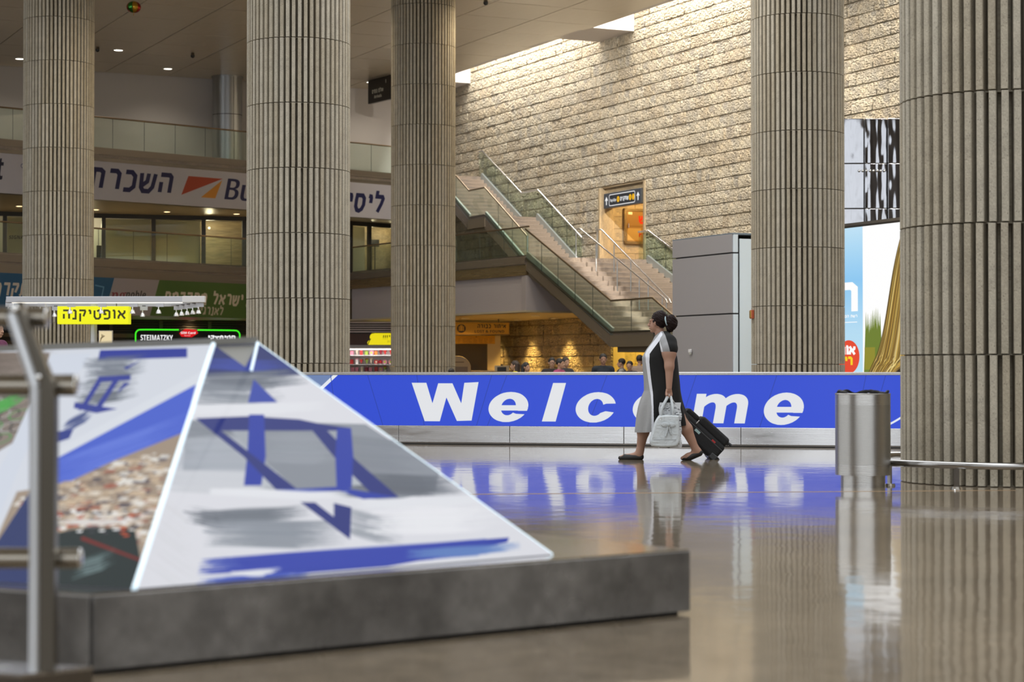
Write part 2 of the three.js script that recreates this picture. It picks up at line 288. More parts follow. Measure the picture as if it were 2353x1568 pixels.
// lamps in the ceilings
for (const [px, py] of [[270, 113], [384, 156], [43, 133], [851, 187]]) { const d = (CEIL - EYE) * F / (HORIZON - py); lampAt('ceiling_downlight', 'small round white downlight in the high hall ceiling', at(px, py, d).setY(CEIL - .002), NEUTRAL, 9, 'downlights in the hall ceiling', .17, 1.2); }
for (const [px, py] of [[43, 473], [219, 481], [383, 486], [543, 491]]) { const d = (SOFFIT_UP - EYE) * F / (HORIZON - py); lampAt('gallery_downlight', 'small round warm downlight in the gallery ceiling under the rental banner', at(px, py, d).setY(SOFFIT_UP - .002), WARM, 7, 'downlights under the upper gallery', .13, 1.25); }
for (const [u, t, k] of [[-2.2, 2.6, 42], [-6.4, 3.3, 42], [-7.7, .62, 50], [-4.76, .62, 50], [-10.6, .62, 30], [-9.5, 3.6, 30]]) lampAt('lobby_downlight', t < 1 ? 'round amber downlight washing the stone wall below the stairs' : 'round amber downlight in the low ceiling by the lost property desk', W(u, t, SOFFIT_LOW - .002), AMBER, k, t < 1 ? 'wall washing downlights below the stairs' : 'downlights in the low lobby ceiling', .13, t < 1 ? .72 : 1.25);
for (const [px, py] of [[440, 739], [240, 735], [90, 730]]) { const d = (SOFFIT_LOW - EYE - .05) * F / (HORIZON - py); lampAt('arcade_downlight', 'small round warm downlight in the ceiling before the bookshop', at(px, py, d).setY(SOFFIT_LOW - .002), WARM, 5, 'downlights before the bookshop', .13, 1.25); }
for (const [x, d] of [[-8, 50], [-1, 46], [5, 52], [-5, 58.5], [0, 57], [11, 44], [1, 38]]) lampAt('hall_downlight', 'round warm white downlight in the hall ceiling over the waiting area', new V3(x, CEIL + .02, -d), new THREE.Color(1, .82, .56), 75, 'downlights over the waiting area', .18, 1.25);
[[6.4, -8.5], [8.6, -4], [10.8, .5], [13, 5], [15.2, 9.5], [17.4, 14]].forEach(([u, v]) => {   // spotlights out of view, added to brighten the stone wall
  const p = W(u, 7, CEIL + .02), o = thing('added_wall_spot', 'added unseen spotlight in the hall ceiling turned to the stone wall', 'spotlight', p, 0, 'added spotlights turned to the stone wall');
  part('ring', new THREE.TorusGeometry(.16, .02, 8, 24).rotateX(Math.PI / 2), M.white, o); part('lamp', ball(.14, 0, -.02, 0, 1, .5, 1, 16), M.lampGlow(new THREE.Color(1, .93, .8), 4), o);
  const l = new THREE.SpotLight(new THREE.Color(1, .93, .82), 340, 0, .5, 1); l.position.set(p.x, p.y - .12, p.z); l.target.position.copy(W(v, 0, 7.5)); l.castShadow = true; l.shadow.radius = 5; scene.add(l, l.target);
});
{ // lamps inside the two corridors
  lampAt('corridor_downlight', 'round amber lamp in the corridor behind the upper doorway', W(-.6, -1.6, 7.38), new THREE.Color(1, .68, .27), 26, undefined, .12);
  lampAt('corridor_downlight', 'round yellow lamp in the passage behind the lower opening', W(-.1, -1.7, 2.68), new THREE.Color(1, .72, .12), 30, undefined, .12);
}
// ------------------------------------------------------------------ fluted columns
{
  const Rad = .92, NR = 54, DH = 1.14, depth = .22, pitch = 2 * Math.PI / NR, wOut = .062, wIn = .05;
  function ribGeo(h) {
    const c = .007, pr = [[-wIn / 2, Rad - depth], [-wOut / 2, Rad - c], [-wOut / 2 + c, Rad], [wOut / 2 - c, Rad], [wOut / 2, Rad - c], [wIn / 2, Rad - depth]];
    const P = [], U = [], N = []; const quad = (a, b, c2, d, ua, ub) => { const n = new V3().crossVectors(new V3(...b).sub(new V3(...a)), new V3(...d).sub(new V3(...a))).normalize(); for (const [v, uu] of [[a, [ua, a[1]]], [b, [ub, b[1]]], [c2, [ub, c2[1]]], [a, [ua, a[1]]], [c2, [ub, c2[1]]], [d, [ua, d[1]]]]) { P.push(...v); U.push(uu[0] / .8, uu[1] / .8); N.push(n.x, n.y, n.z); } };
    let s = 0; for (let i = 0; i < 5; i++) { const [x0, z0] = pr[i], [x1, z1] = pr[i + 1], l = Math.hypot(x1 - x0, z1 - z0); quad([x0, 0, z0], [x1, 0, z1], [x1, h, z1], [x0, h, z0], s, s + l); s += l; }
    for (const y of [0, h]) { const v = (i) => [pr[i][0], y, pr[i][1]]; const f = y > 0; for (const [a, b, c2, d] of [[0, 1, 4, 5], [1, 2, 3, 4]]) f ? quad(v(a), v(b), v(c2), v(d), 0, .06) : quad(v(a), v(d), v(c2), v(b), 0, .06); }
    const g = new THREE.BufferGeometry(); g.setAttribute('position', new THREE.Float32BufferAttribute(P, 3)); g.setAttribute('normal', new THREE.Float32BufferAttribute(N, 3)); g.setAttribute('uv', new THREE.Float32BufferAttribute(U, 2)); return g;
  }
  const rib = ribGeo(DH - .014), core = merge([cyl(Rad - depth + .005, Rad - depth + .005, DH, 0, DH / 2, 0, 54), cyl(Rad - .11, Rad - .11, .013, 0, 0, 0, 54)]);
  // three texture cuts of one rib, so that neighbours differ
  const ribs = [0, 1, 2, 3].map((k) => { const g = rib.clone(), u = g.attributes.uv; for (let i = 0; i < u.count; i++) u.setXY(i, u.getX(i) + k * .27, u.getY(i) + k * .41); return g; });
  const list = [
    [-12.0, 52.9, 'fluted stone column rising behind the yellow optician sign'],
    [-3.82, 35.76, 'fluted stone column standing between the bookshop sign and the sweet shop'],
    [-2.54, 57.2, 'slender looking fluted stone column standing beside the lost property sign'],
    [5.68, 39.76, 'fluted stone column between the grey cabinet and the poster with the long hair'],
    [4.44, 18.06, 'large fluted stone column ringed by a low steel rail beside the waste bin'],
  ];
  list.forEach(([x, z, label], ci) => {
    const t = thing('stone_column', label, 'column', [x, 0, -z], 0, 'fluted columns of the hall');
    const q = rng(100 + ci), face = Math.atan2(-x, z), top = CEIL, n = Math.ceil(top / DH);
    const seenTop = yAt(0, z) + .3;
    for (let k = 0; k < n; k++) {
      const y0 = k * DH, h = Math.min(DH, top - y0), off = q() * .01;
      const drum = part('drum', h < DH ? core.clone().scale(1, h / DH, 1) : core, M.column[2], t); drum.position.y = y0;
      const hidden = [[], [], []];
      for (let i = 0; i < NR; i++) {
        const ang = i * pitch + off, m = Math.floor(q() * 3), geo = ribs[Math.floor(q() * 4)]; let da = Math.atan2(Math.sin(ang - face), Math.cos(ang - face));
        if (h === DH && y0 < seenTop && Math.abs(da) < 1.55) { const r = part('rib', geo, M.column[m], drum); r.rotation.y = ang; r.position.y = .007; }
        else hidden[m].push(geo.clone().scale(1, h / DH, 1).rotateY(ang).translate(0, .007, 0));
      }
      hidden.forEach((l, i) => { if (l.length) part('far_side_ribs', l, M.column[i], drum, { kind: 'stuff' }); });
    }
  });
}
// ------------------------------------------------------------------ galleries on the left and in the middle
const PL = (x, d) => new V3(x, 0, -d);                       // plan point from x and depth
const UA = PL(-28, 53.74), UB = PL(-3.4, 76.97), LA = PL(-28, 46.62), LC = PL(-6, 74), R1 = W(1.1, 4.55);
const SA = PL(-25, 70.3), SB = PL(-7.6, 75.3), SC = PL(-3.6, 79.6);
const lerp = (a, b, k) => a.clone().lerp(b, k);
// where the view line through picture column px meets the plan line a-b, as a share of a-b
function share(a, b, px) { const k = (px - CX) / F, f = (p) => p.x + k * p.z; const fa = f(a), fb = f(b); return fa / (fa - fb); }
const flat2 = (a) => a.map((p) => [p.x, p.z]);
function wallBetween(a, b, y0, y1, th, off = 0) { const d = b.clone().sub(a), L = d.length(), n = new V3(-d.z, 0, d.x).normalize(), m = a.clone().add(b).multiplyScalar(.5).addScaledVector(n, -off); return box(L, y1 - y0, th).rotateY(Math.atan2(-d.z, d.x)).translate(m.x, (y0 + y1) / 2, m.z); }
{
  const up = structure('floor_upper');
  const polyU = flat2([UA, UB, W(-11.93, 2.2), W(-11.93, .02), PL(-2.6, 80.6), PL(-31, 68)]);
  part('floor_slab', slab(polyU, UPPER - .3, UPPER), M.stepStone, up);
  part('soffit', slab(flat2([UA, UB, PL(-3.2, 80.2), PL(-31, 68)]), SOFFIT_UP, SOFFIT_UP + .06), M.soffit, up);
  part('fascia_upper', wallBetween(UA, UB, UPPER - .2, UPPER + .02, .5, .2), M.fascia, up);
  part('fascia_lower', wallBetween(UA, UB, 8.05, UPPER - .2, .4, .22), M.fascia, up);
  part('edge_beam', wallBetween(UA, UB, SOFFIT_UP, 8.05, .3, .26), M.plasterGrey, up);
  const lo = structure('floor_mezzanine');
  const polyL = flat2([LA, LC, R1, W(1.1, .02), W(-14.8, .02), PL(-31, 68)]);
  part('floor_slab', slab(polyL, MEZZ - .3, MEZZ), M.stepStone, lo);
  part('soffit', slab(polyL, SOFFIT_LOW, SOFFIT_LOW + .06), M.soffit, lo);
  const e1 = [LA, LC], e2 = [LC, R1], e3 = [R1, W(1.1, .05)];
  part('fascia_upper', [wallBetween(...e1, 4.4, MEZZ - .02, .5, .2), wallBetween(...e2, 4.4, MEZZ - .02, .5, .2)], M.fascia, lo);
  part('fascia_lower', [wallBetween(...e1, 4.05, 4.4, .4, .22)], M.fascia, lo);
  part('bronze_trim', [wallBetween(...e2, 4.05, 4.38, .42, .2)], M.bronze, lo);
  part('edge_beam', [wallBetween(...e1, SOFFIT_LOW, 4.05, .3, .26), wallBetween(...e2, SOFFIT_LOW, 4.05, .3, .24), wallBetween(...e3, SOFFIT_LOW, MEZZ - .3, .3, .16)], M.plasterGrey, lo);
}
// glass balustrade along plan points at floor height y: panes, handrail, slim base rail
function balustrade(label, pts, ys, opt = {}) {
  const { h = 1.0, pane = 1.25, rail = .028, railMat = M.bronzeRail, post = false, group, base = true } = opt;
  const o = pts[0], y0 = Math.min(...ys); let t;
  if (opt.parent) { t = new THREE.Group(); t.name = 'glass_balustrade'; t.userData.label = label; opt.parent.add(t); opt.parent.updateMatrixWorld(); t.applyMatrix4(opt.parent.matrixWorld.clone().invert().multiply(new THREE.Matrix4().makeTranslation(o.x, y0, o.z))); }
  else t = thing('glass_balustrade', label, 'balustrade', [o.x, y0, o.z], 0, group);
  const L = (p, y) => [p.x - o.x, y - y0, p.z - o.z];
  for (let i = 0; i < pts.length - 1; i++) {
    const a = pts[i], b = pts[i + 1], ya = ys[i], yb = ys[i + 1], len = a.distanceTo(b), n = Math.max(1, Math.round(len / pane)), dir = b.clone().sub(a).normalize(), nn = new V3(-dir.z, 0, dir.x).multiplyScalar(.007);
    for (let k = 0; k < n; k++) {
      const s0 = (k + .012 / len * n) / n, s1 = (k + 1 - .012 / len * n) / n, p0 = lerp(a, b, s0), p1 = lerp(a, b, s1), q0 = ya + (yb - ya) * s0, q1 = ya + (yb - ya) * s1;
      const A = L(p0, q0 + .03), B = L(p1, q1 + .03), C = L(p1, q1 + h - .02), D = L(p0, q0 + h - .02);
      part('glass_panel', poly([A, B, C, D]), M.glass, t);
      if (k) { const m = lerp(a, b, k / n), q = ya + (yb - ya) * k / n; part('pane_joint', rod(L(m, q + .03), L(m, q + h - .02), .0085, 5), M.joint, t); }
    }
    if (base) part('base_rail', bar(L(a, ya + .02), L(b, yb + .02), .05, opt.baseH ?? .06), opt.baseMat ?? M.steelDark, t);
  }
  part('handrail', pts.slice(0, -1).map((a, i) => rod(L(a, ys[i] + h), L(pts[i + 1], ys[i + 1] + h), rail, 10)).concat(pts.map((p, i) => ball(rail, ...L(p, ys[i] + h), 1, 1, 1, 8))), railMat, t);
  return t;
}
M.joint = std(lin(.03, .045, .035), .3);
M.bronzeRail = std(lin(.30, .23, .16), .3, .9);
{
  const off = (a, b, k) => { const d = b.clone().sub(a).normalize(); return new V3(-d.z, 0, d.x).multiplyScalar(-k); };
  const o1 = off(UA, UB, .12), o2 = off(LA, LC, .12), o3 = off(LC, R1, .12);
  balustrade('glass balustrade with bronze handrail along the upper gallery above the rental banner', [UA.clone().add(o1), UB.clone().add(o1)], [UPPER, UPPER], { h: 1.07 });
  balustrade('glass balustrade with bronze handrail along the middle gallery above the green banner', [LA.clone().add(o2), LC.clone().add(o2)], [MEZZ, MEZZ], { h: 1.0, pane: 1.45 });
  balustrade('glass balustrade with bronze handrail above the bronze edge beside the stairs', [LC.clone().add(o3), R1.clone().add(o3)], [MEZZ, MEZZ], { h: .95, pane: 1.5 });
}
// round metal-clad column at the upper back
{
  const t = thing('metal_column', 'round column clad in grey metal sheets on the upper gallery', 'column', [-10.9, UPPER, -76.5]);
  part('cladding_sheet', cyl(.57, .57, 2.3, 0, 1.15, 0, 40), M.cladding = std(lin(.40, .41, .42), .3, .85), t);
  part('cladding_sheet', cyl(.57, .57, 1.47, 0, 3.06, 0, 40), M.cladding, t);
  part('joint_ring', cyl(.562, .562, .03, 0, 2.312, 0, 40), M.darkGap, t);
  part('vertical_seam', box(.012, 3.76, .02, .31, 1.88, .475), M.darkGap, t);
  part('collar', cyl(.6, .6, .05, 0, 3.77, 0, 40), M.cladding, t);
}
// banners: panels of print fixed to the gallery edges
function bannerPanel(name, label, a, b, px0, px1, y0, y1, ppm, draw, off) {
  const s0 = share(a, b, px0), s1 = share(a, b, px1), A = lerp(a, b, s0), B = lerp(a, b, s1), L = A.distanceTo(B), d = B.clone().sub(A).normalize(), n = new V3(-d.z, 0, d.x), w = Math.min(2040, Math.round(L * ppm)), h = Math.round((y1 - y0) * ppm);
  const pos = (px) => { const p = lerp(a, b, share(a, b, px)); return p.sub(A).dot(d) / L * w; };
  const tex = canvasTex(w, h, (x) => draw(x, w, h, pos));
  const o = thing(name, label, 'banner', [A.x + n.x * off, y0, A.z + n.z * off], Math.atan2(-d.z, d.x));
  part('backing', box(L, y1 - y0, .05, L / 2, (y1 - y0) / 2, 0), M.white, o);
  part('print', new THREE.PlaneGeometry(L, y1 - y0).translate(L / 2, (y1 - y0) / 2, .028), std(0xffffff, .55, 0, { map: tex }), o);
  return o;
}
{
  const navy = '#10154a', paper = '#b9b6bd';
  const bg = (x, w, h) => { x.fillStyle = paper; x.fillRect(0, 0, w, h); };
  bannerPanel('banner', 'pale fabric banner with the end of a dark blue word before the gallery edge', UA, UB, -170, 130, SOFFIT_UP - .02, 8.05, 110, (x, w, h, p) => { bg(x, w, h); latin(x, 'ot', p(-42), h * .66, `bold ${h * .8}px sans-serif`, '#0e1230', .12, .62); x.strokeStyle = '#333a60'; x.lineWidth = 2; x.beginPath(); x.arc(p(46), h * .28, h * .05, 0, 7); x.stroke(); }, .1);
  bannerPanel('banner', 'pale banner with dark blue Hebrew letters and a red and orange arrow emblem', UA, UB, 132, 684, SOFFIT_UP - .02, 8.05, 110, (x, w, h, p) => {
    bg(x, w, h); hebrew(x, 'השכרת', p(386), h * .22, h * .47, h * .12, navy, .2, 1.22, .24);
    x.fillStyle = '#a33a1e'; x.beginPath(); x.moveTo(p(427), h * .2); x.lineTo(p(506), h * .2); x.lineTo(p(411), h * .72); x.closePath(); x.fill();
    x.fillStyle = '#c9862c'; x.beginPath(); x.moveTo(p(505), h * .24); x.lineTo(p(489), h * .75); x.lineTo(p(456), h * .75); x.closePath(); x.fill();
    for (const k of [0, 2, 4, 6]) latin(x, 'Budget', p(504) + k, h * .75, `${h * .8}px sans-serif`, navy, .22, 1.05);
  }, .1);
  bannerPanel('banner', 'pale banner with three dark blue slanted Hebrew letters ending beside the slender column', UA, UB, 686, 972, SOFFIT_UP - .02, 8.05, 110, (x, w, h, p) => { bg(x, w, h); hebrew(x, 'ליסינג', p(872), h * .36, h * .45, h * .12, navy, .22, 1.15, .22); }, .1);
  bannerPanel('banner', 'blue, white and green banner with Hebrew letters over the bookshop', LA, LC, -60, 600, SOFFIT_LOW - .03, 4.05, 96, (x, w, h, p) => {
    x.fillStyle = '#8d8588'; x.fillRect(0, 0, w, h);
    const slant = (p0, p1, c) => { x.fillStyle = c; x.beginPath(); x.moveTo(p0, 0); x.lineTo(p1, 0); x.lineTo(p1 - h * .34, h); x.lineTo(p0 - h * .34, h); x.closePath(); x.fill(); };
    slant(-h, p(256), '#0f4a6e'); slant(p(360), w + h, '#3d5a22');
    hebrew(x, 'מתקדמת', p(75), h * .28, h * .3, h * .075, '#b5aaa0', .2);
    x.strokeStyle = '#5b86a4'; x.lineWidth = 4; x.beginPath(); x.moveTo(p(212), h * .22); x.lineTo(p(232), h * .26); x.lineTo(p(226), h * .6); x.lineTo(p(212), h * .72); x.stroke();
    latin(x, 'ng', p(247), h * .62, `bold ${h * .42}px serif`, '#6e2430', .2, 1); latin(x, 'noble', p(281), h * .52, `italic bold ${h * .27}px sans-serif`, '#1c1a1e', 0, 1);
    hebrew(x, 'ישראל מתקדמת', p(550), h * .34, h * .28, h * .075, '#b9ad9c', .2, 1.02, .22);
    hebrew(x, 'לאנרגיה', p(505), h * .72, h * .2, h * .052, '#aca08f', .2, 1, .2);
    x.strokeStyle = '#24381a'; x.lineWidth = 7; x.beginPath(); x.ellipse(p(572), h * .62, h * .2, h * .36, 0, 0, 7); x.stroke();
    x.fillStyle = '#9ea58a'; x.beginPath(); x.arc(p(563), h * .62, h * .08, 0, 7); x.fill();
  }, .1);
}
// shop front glazing on the middle gallery: mullions, transoms, panes and blinds
{
  const blindMat = new THREE.MeshPhysicalMaterial({ color: lin(.66, .62, .47), roughness: .95, transmission: .35, thickness: 0, bumpMap: dataTex(128, (x, y) => grey(.5 + .5 * Math.sin(y * Math.PI * 64)), false), bumpScale: .004 });
  const mk = (name, label, a, b, cols, opts = {}) => {
    const d = b.clone().sub(a).normalize(), o = thing(name, label, 'shop front', [a.x, MEZZ, a.z], Math.atan2(-d.z, d.x)), L = a.distanceTo(b), H = SOFFIT_UP - MEZZ, frame = std(lin(.07, .065, .058), .4, .5);
    const xs = cols.map((px) => lerp(a, b, share(a, b, px)).sub(a).dot(d));
    part('head_rail', box(L, .16, .1, L / 2, H - .08, 0), frame, o); part('sill', box(L, .1, .1, L / 2, .05, 0), frame, o);
    xs.forEach((x) => part('mullion', box(.15, H, .11, x, H / 2, 0), frame, o));
    for (let i = 0; i < xs.length - 1; i++) { const w = xs[i + 1] - xs[i] - .15, c = (xs[i] + xs[i + 1]) / 2; part('pane', new THREE.PlaneGeometry(w, H - .26).translate(c, H / 2 - .03, .02), M.clearGlass, o); if (!(opts.open || []).includes(i)) part('blind', box(w - .04, H - .34, .02, c, H / 2, -.16), blindMat, o); }
    part('back_wall', box(L, H, .1, L / 2, H / 2, -(opts.deep ?? 2.6)), M.smoothStone, o);
    const lp = lerp(a, b, .5), n = new V3(-d.z, 0, d.x);
    for (const k of [.3, .55, .8]) { const p = lerp(a, b, k).addScaledVector(n, -(opts.deep ?? 2.6) / 2); const l = new THREE.PointLight(new THREE.Color(1, .86, .55), opts.power ?? 4.2); l.castShadow = true; l.shadow.radius = 6; l.position.set(p.x, SOFFIT_UP - .35, p.z); scene.add(l); part('lamp', ball(.045, ...new V3(p.x - a.x, 0, p.z - a.z).applyAxisAngle(new V3(0, 1, 0), -o.rotation.y).setY(SOFFIT_UP - .35 - MEZZ).toArray()), M.lampGlow(new THREE.Color(1, .86, .55), 3), o); }
    return o;
  };
  const s1 = mk('gallery_storefront', 'dark framed office glazing with pale blinds under the rental banner', SA, SB, [-150, -60, 10, 120, 237, 352, 467, 560, 640], { open: [1, 3, 6] });
  mk('gallery_storefront', 'dark framed office glazing between the two middle columns', lerp(SB, SC, .16), SC, [775, 805, 848, 905, 985], { open: [2], power: 1.1, deep: 1.2 });
  // office things seen through the glazing
  const cp = at(223, 0, 73.2);
  const ch = thing('office_chair', 'black office chair behind the gallery glazing', 'chair', [cp.x, MEZZ, -74.4], .5);
  part('backrest', rbox(.46, .55, .08, 0, .78, -.2, .03), M.black, ch); part('seat', rbox(.48, .08, .46, 0, .46, 0, .03), M.black, ch); part('stem', cyl(.03, .03, .36, 0, .26, 0, 10), M.steelDark, ch);
  part('star_base', [0, 1, 2, 3, 4].map((i) => rod([0, .08, 0], [.28 * Math.cos(i * 1.257), .04, .28 * Math.sin(i * 1.257)], .02, 6)), M.black, ch);
  const mp = at(860, 0, 78.6);
  const mo = thing('wall_monitor', 'small dark monitor on a slim stand in the office between the columns', 'monitor', [mp.x, MEZZ, -78.9]);
  part('screen', rbox(.34, .28, .05, 0, 1.42, 0, .01), M.black, mo); part('stand', cyl(.02, .02, 1.3, 0, .66, 0, 8), M.black, mo); part('foot', cyl(.2, .22, .03, 0, .015, 0, 20), M.black, mo);
}
// lettering on the glazing
{
  const mk = (name, label, px, py, d, w, h, text, col, sl) => { const t = canvasTex(256, 96, (x) => { x.clearRect(0, 0, 256, 96); latin(x, text, 6, 74, 'bold 70px sans-serif', col, sl, 1); }); const p = at(px, py, d); single(name, new THREE.PlaneGeometry(w, h), std(0xffffff, .6, 0, { map: t, transparent: true, alphaTest: .4 }), label, 'lettering', p, 0); };
  mk('window_lettering', 'slanted dark blue capital letters on the gallery glazing behind the optician column', 38, 545, 71.4, .62, .24, 'SIGNA', '#15183c', .15);
  mk('window_lettering', 'thin dark letters AS on the office glazing between the columns', 812, 552, 75.6, .46, .36, 'AS', '#20202a', 0);
}
// ------------------------------------------------------------------ the staircase along the stone wall (local x = u, z = t)
let STAIR;
{
  const st = STAIR = wallFrame('staircase', 'broad stone staircase with glass sides climbing along the stone wall', 'staircase');
  const stringer = M.stringer = std(lin(.40, .44, .45), .35, .6), under = std(lin(.20, .165, .12), .45, .3);
  function flight(u0, y0, u1, y1, n, t0, t1) {            // u0, y0 at the top; descends towards u1, y1
    const run = (u1 - u0) / n, rise = (y0 - y1) / n;
    for (let k = 0; k < n - 1; k++) {
      const y = y0 - (k + 1) * rise, s = part('step', rbox(run + .03, rise + .02, t1 - t0, run / 2, -rise / 2, 0, .008, 1), M.stepStone, st); s.position.set(u0 + k * run, y, (t0 + t1) / 2);
      s.geometry = flight.cache[`${run.toFixed(3)}_${(t1 - t0).toFixed(2)}`] ??= s.geometry;
    }
    const th = .3; part('flight_underside', bar([u0 - .05, y0 - .12 - rise - th / 2, (t0 + t1) / 2], [u1, y1 - th / 2 - .12, (t0 + t1) / 2], t1 - t0 - .1, th), under, st);
    for (const [t, m] of [[t0, stringer], [t1, stringer]]) { part('stringer', bar([u0, y0 + .04, t], [u1, y1 + .04, t], .07, .22), m, st); part('stringer_edge', bar([u0, y0 - .27, t], [u1, y1 - .27, t], .09, .32), M.fascia, st); }
  }
  flight.cache = {};
  flight(-11.93, UPPER, -8.455, MID, 12, .16, 2.2);
  flight(-7.08, MID, -3.6, MEZZ, 12, .16, 2.2);
  flight(1.1, MEZZ, 6.81, 2.12, 15, .16, 4.5);
  flight(9.25, 2.12, 13.9, 0, 13, .16, 4.5);
  const land = (u0, u1, y, t1) => { part('landing', box(u1 - u0, .3, t1 - .1, (u0 + u1) / 2, y - .15, (t1 + .1) / 2), M.stepStone, st); part('landing_edge', [box(u1 - u0 + .1, .34, .14, (u0 + u1) / 2, y - .24, t1), box(u1 - u0, .26, t1 - .3, (u0 + u1) / 2, y - .43, t1 / 2)], under, st); };
  land(-8.455, -7.08, MID, 2.2); land(6.81, 9.25, 2.12, 4.5);
  part('landing_support', [box(.5, 1.55, .5, 8.1, .775, 1.2)], M.plasterGrey, st);
}
{
  const rail = M.railBright = std(lin(.62, .62, .63), .22, 1), base = M.stringer;
  const along = (label, path, t, opt) => balustrade(label, path.map(([u]) => W(u, t)), path.map(([, y]) => y), { h: 1.0, pane: 1.1, rail: .03, baseH: .05, parent: STAIR, ...opt });
  along('glass side of the upper stair flights set against the stone wall', [[-12.25, UPPER], [-11.93, UPPER], [-8.455, MID], [-7.08, MID], [-3.6, MEZZ]], .12, { railMat: rail });
  along('glass side of the upper stair flights on the open side of the steps', [[-11.93, UPPER], [-8.455, MID], [-7.08, MID], [-3.6, MEZZ]], 2.24, { railMat: M.bronzeRail });
  along('glass side of the lower stair flight set against the stone wall beside the grey cabinet', [[.44, MEZZ - .06], [1.1, MEZZ - .06], [6.81, 2.12], [9.25, 2.12], [13.9, 0]], .12, { railMat: rail });
  along('glass side of the broad lower stair flight facing the hall', [[1.1, MEZZ - .08], [6.81, 2.12], [9.25, 2.12], [13.9, 0]], 4.56, { h: .94, railMat: M.bronzeRail });
  // steel handrails in the middle of the lower flight
  const mid = new THREE.Group(); mid.name = 'middle_handrails'; mid.userData.label = 'pair of slim steel handrails on posts in the middle of the lower flight'; STAIR.add(mid);
  const yOn = (u) => u < 1.1 ? MEZZ : MEZZ - (u - 1.1) / 5.71 * (MEZZ - 2.12), H = .93;
  for (const [ta, tb] of [[2.62, 2.62], [1.85, 2.5]]) {
    const tt = (u) => ta + (tb - ta) * Math.max(0, (u - 1.1) / 5.5), p = (u) => [u, yOn(u) + H, tt(u)];
    part('handrail', [rod([.8, yOn(.8) + H, ta], p(1.1), .024), rod(p(1.1), p(6.6), .024), ball(.024, ...p(1.1)), rod(p(6.6), [6.7, yOn(6.6) + H - .12, tb], .024)], rail, mid);
    for (const u of [.82, 2.2, 3.6, 5.0, 6.4]) { part('post', cyl(.019, .019, H - .02, u, yOn(u) + H / 2 - .07, tt(u), 10), rail, mid); part('bracket', rod([u, yOn(u) + H - .1, tt(u)], [u, yOn(u) + H, tt(u)], .01, 6), rail, mid); }
  }
  const po = part('end_post', [cyl(.03, .03, 1.0, 0, .5, 0, 12), cyl(.06, .06, .02, 0, .01, 0, 16)], rail, STAIR); po.position.set(-3.55, MEZZ, 2.24);
}
{ // doorway sign, fire cabinet
  const t = wallFrame('doorway_sign', 'dark grey lit sign with white arrows and yellow discs above the upper doorway', 'sign');
  const u0 = -2.2, u1 = .42, y0 = 6.55, y1 = 7.06;
  part('casing', rbox(u1 - u0, y1 - y0, .14, (u0 + u1) / 2, (y0 + y1) / 2, -.06, .01), std(lin(.10, .105, .11), .4, .4), t);
  const tex = canvasTex(1024, 200, (x, w, h) => {
    x.fillStyle = '#3b3f46'; x.fillRect(0, 0, w, h);
    const arrow = (c) => { x.fillStyle = '#fff'; x.beginPath(); x.moveTo(c, 40); x.lineTo(c + 42, 95); x.lineTo(c + 26, 104); x.lineTo(c + 11, 82); x.lineTo(c + 11, 160); x.lineTo(c - 11, 160); x.lineTo(c - 11, 82); x.lineTo(c - 26, 104); x.lineTo(c - 42, 95); x.closePath(); x.fill(); };
    arrow(70); arrow(w - 75); x.fillStyle = '#20242c'; x.strokeStyle = '#fff'; x.lineWidth = 10; x.beginPath(); x.roundRect(150, 22, w - 310, h - 44, 26); x.fill(); x.stroke();
    latin(x, 'Buy & Bye', 180, 122, 'bold 56px sans-serif', '#fff', 0, .62); x.fillStyle = '#f0b400';
    for (const c of [402, 735, 820]) { x.beginPath(); x.ellipse(c, 100, 36, 44, 0, 0, 7); x.fill(); }
    x.fillStyle = '#5a4200'; for (const c of [402, 735]) { x.beginPath(); x.arc(c, 100, 9, 0, 7); x.fill(); }
    hebrew(x, 'שחקנים'.replace('ם', 'ס'), 685, 78, 48, 11, '#fff', 0, 1, .18);
  });
  part('lit_face', new THREE.PlaneGeometry(u1 - u0 - .04, y1 - y0 - .04).translate((u0 + u1) / 2, (y0 + y1) / 2, .012), std(0x111111, .4, 0, { emissive: 0xffffff, emissiveMap: tex, emissiveIntensity: .95 }), t);
  areaLight(0xffffff, .12, 2.4, .4, W(-.9, .1, 6.8), W(-.9, 5, 6.8));
  const f = wallFrame('fire_cabinet', 'bronze framed fire hose cabinet with red lettering inside the upper doorway', 'cabinet');
  const z0 = -2.35, z1 = -.88, b0 = 5.4, b1 = 6.62, x = -2.4, zc = (z0 + z1) / 2, yc = (b0 + b1) / 2;
  part('frame', [box(.1, .09, z1 - z0, x, b1 - .045, zc), box(.1, .09, z1 - z0, x, b0 + .045, zc), box(.1, b1 - b0, .09, x, yc, z0 + .045), box(.1, b1 - b0, .09, x, yc, z1 - .045)], M.bronze, f);
  part('door', new THREE.PlaneGeometry(z1 - z0 - .1, b1 - b0 - .1).rotateY(Math.PI / 2).translate(x + .02, yc, zc), std(0xffffff, .35, 0, { map: canvasTex(512, 400, (x, w, h) => { x.fillStyle = '#8d6a3a'; x.fillRect(0, 0, w, h); x.fillStyle = '#b08f55'; x.fillRect(30, 225, 200, 150); x.strokeStyle = '#5f4422'; x.lineWidth = 5; x.strokeRect(8, 8, w - 16, h - 16); x.beginPath(); x.moveTo(0, 200); x.lineTo(w, 200); x.stroke(); hebrew(x, 'אש', 390, 70, 86, 24, '#c4230f', 0, 1.2, .25); latin(x, 'FIRE', 190, 330, 'bold 100px sans-serif', '#c4230f'); x.fillStyle = '#f2e6c8'; x.fillRect(40, 26, 60, 32); x.fillRect(270, 178, 56, 40); }) }), f);
  part('handle', rod([x + .06, 5.95, z1 - .16], [x + .06, 6.1, z1 - .16], .015, 8), M.steelBright, f);
}
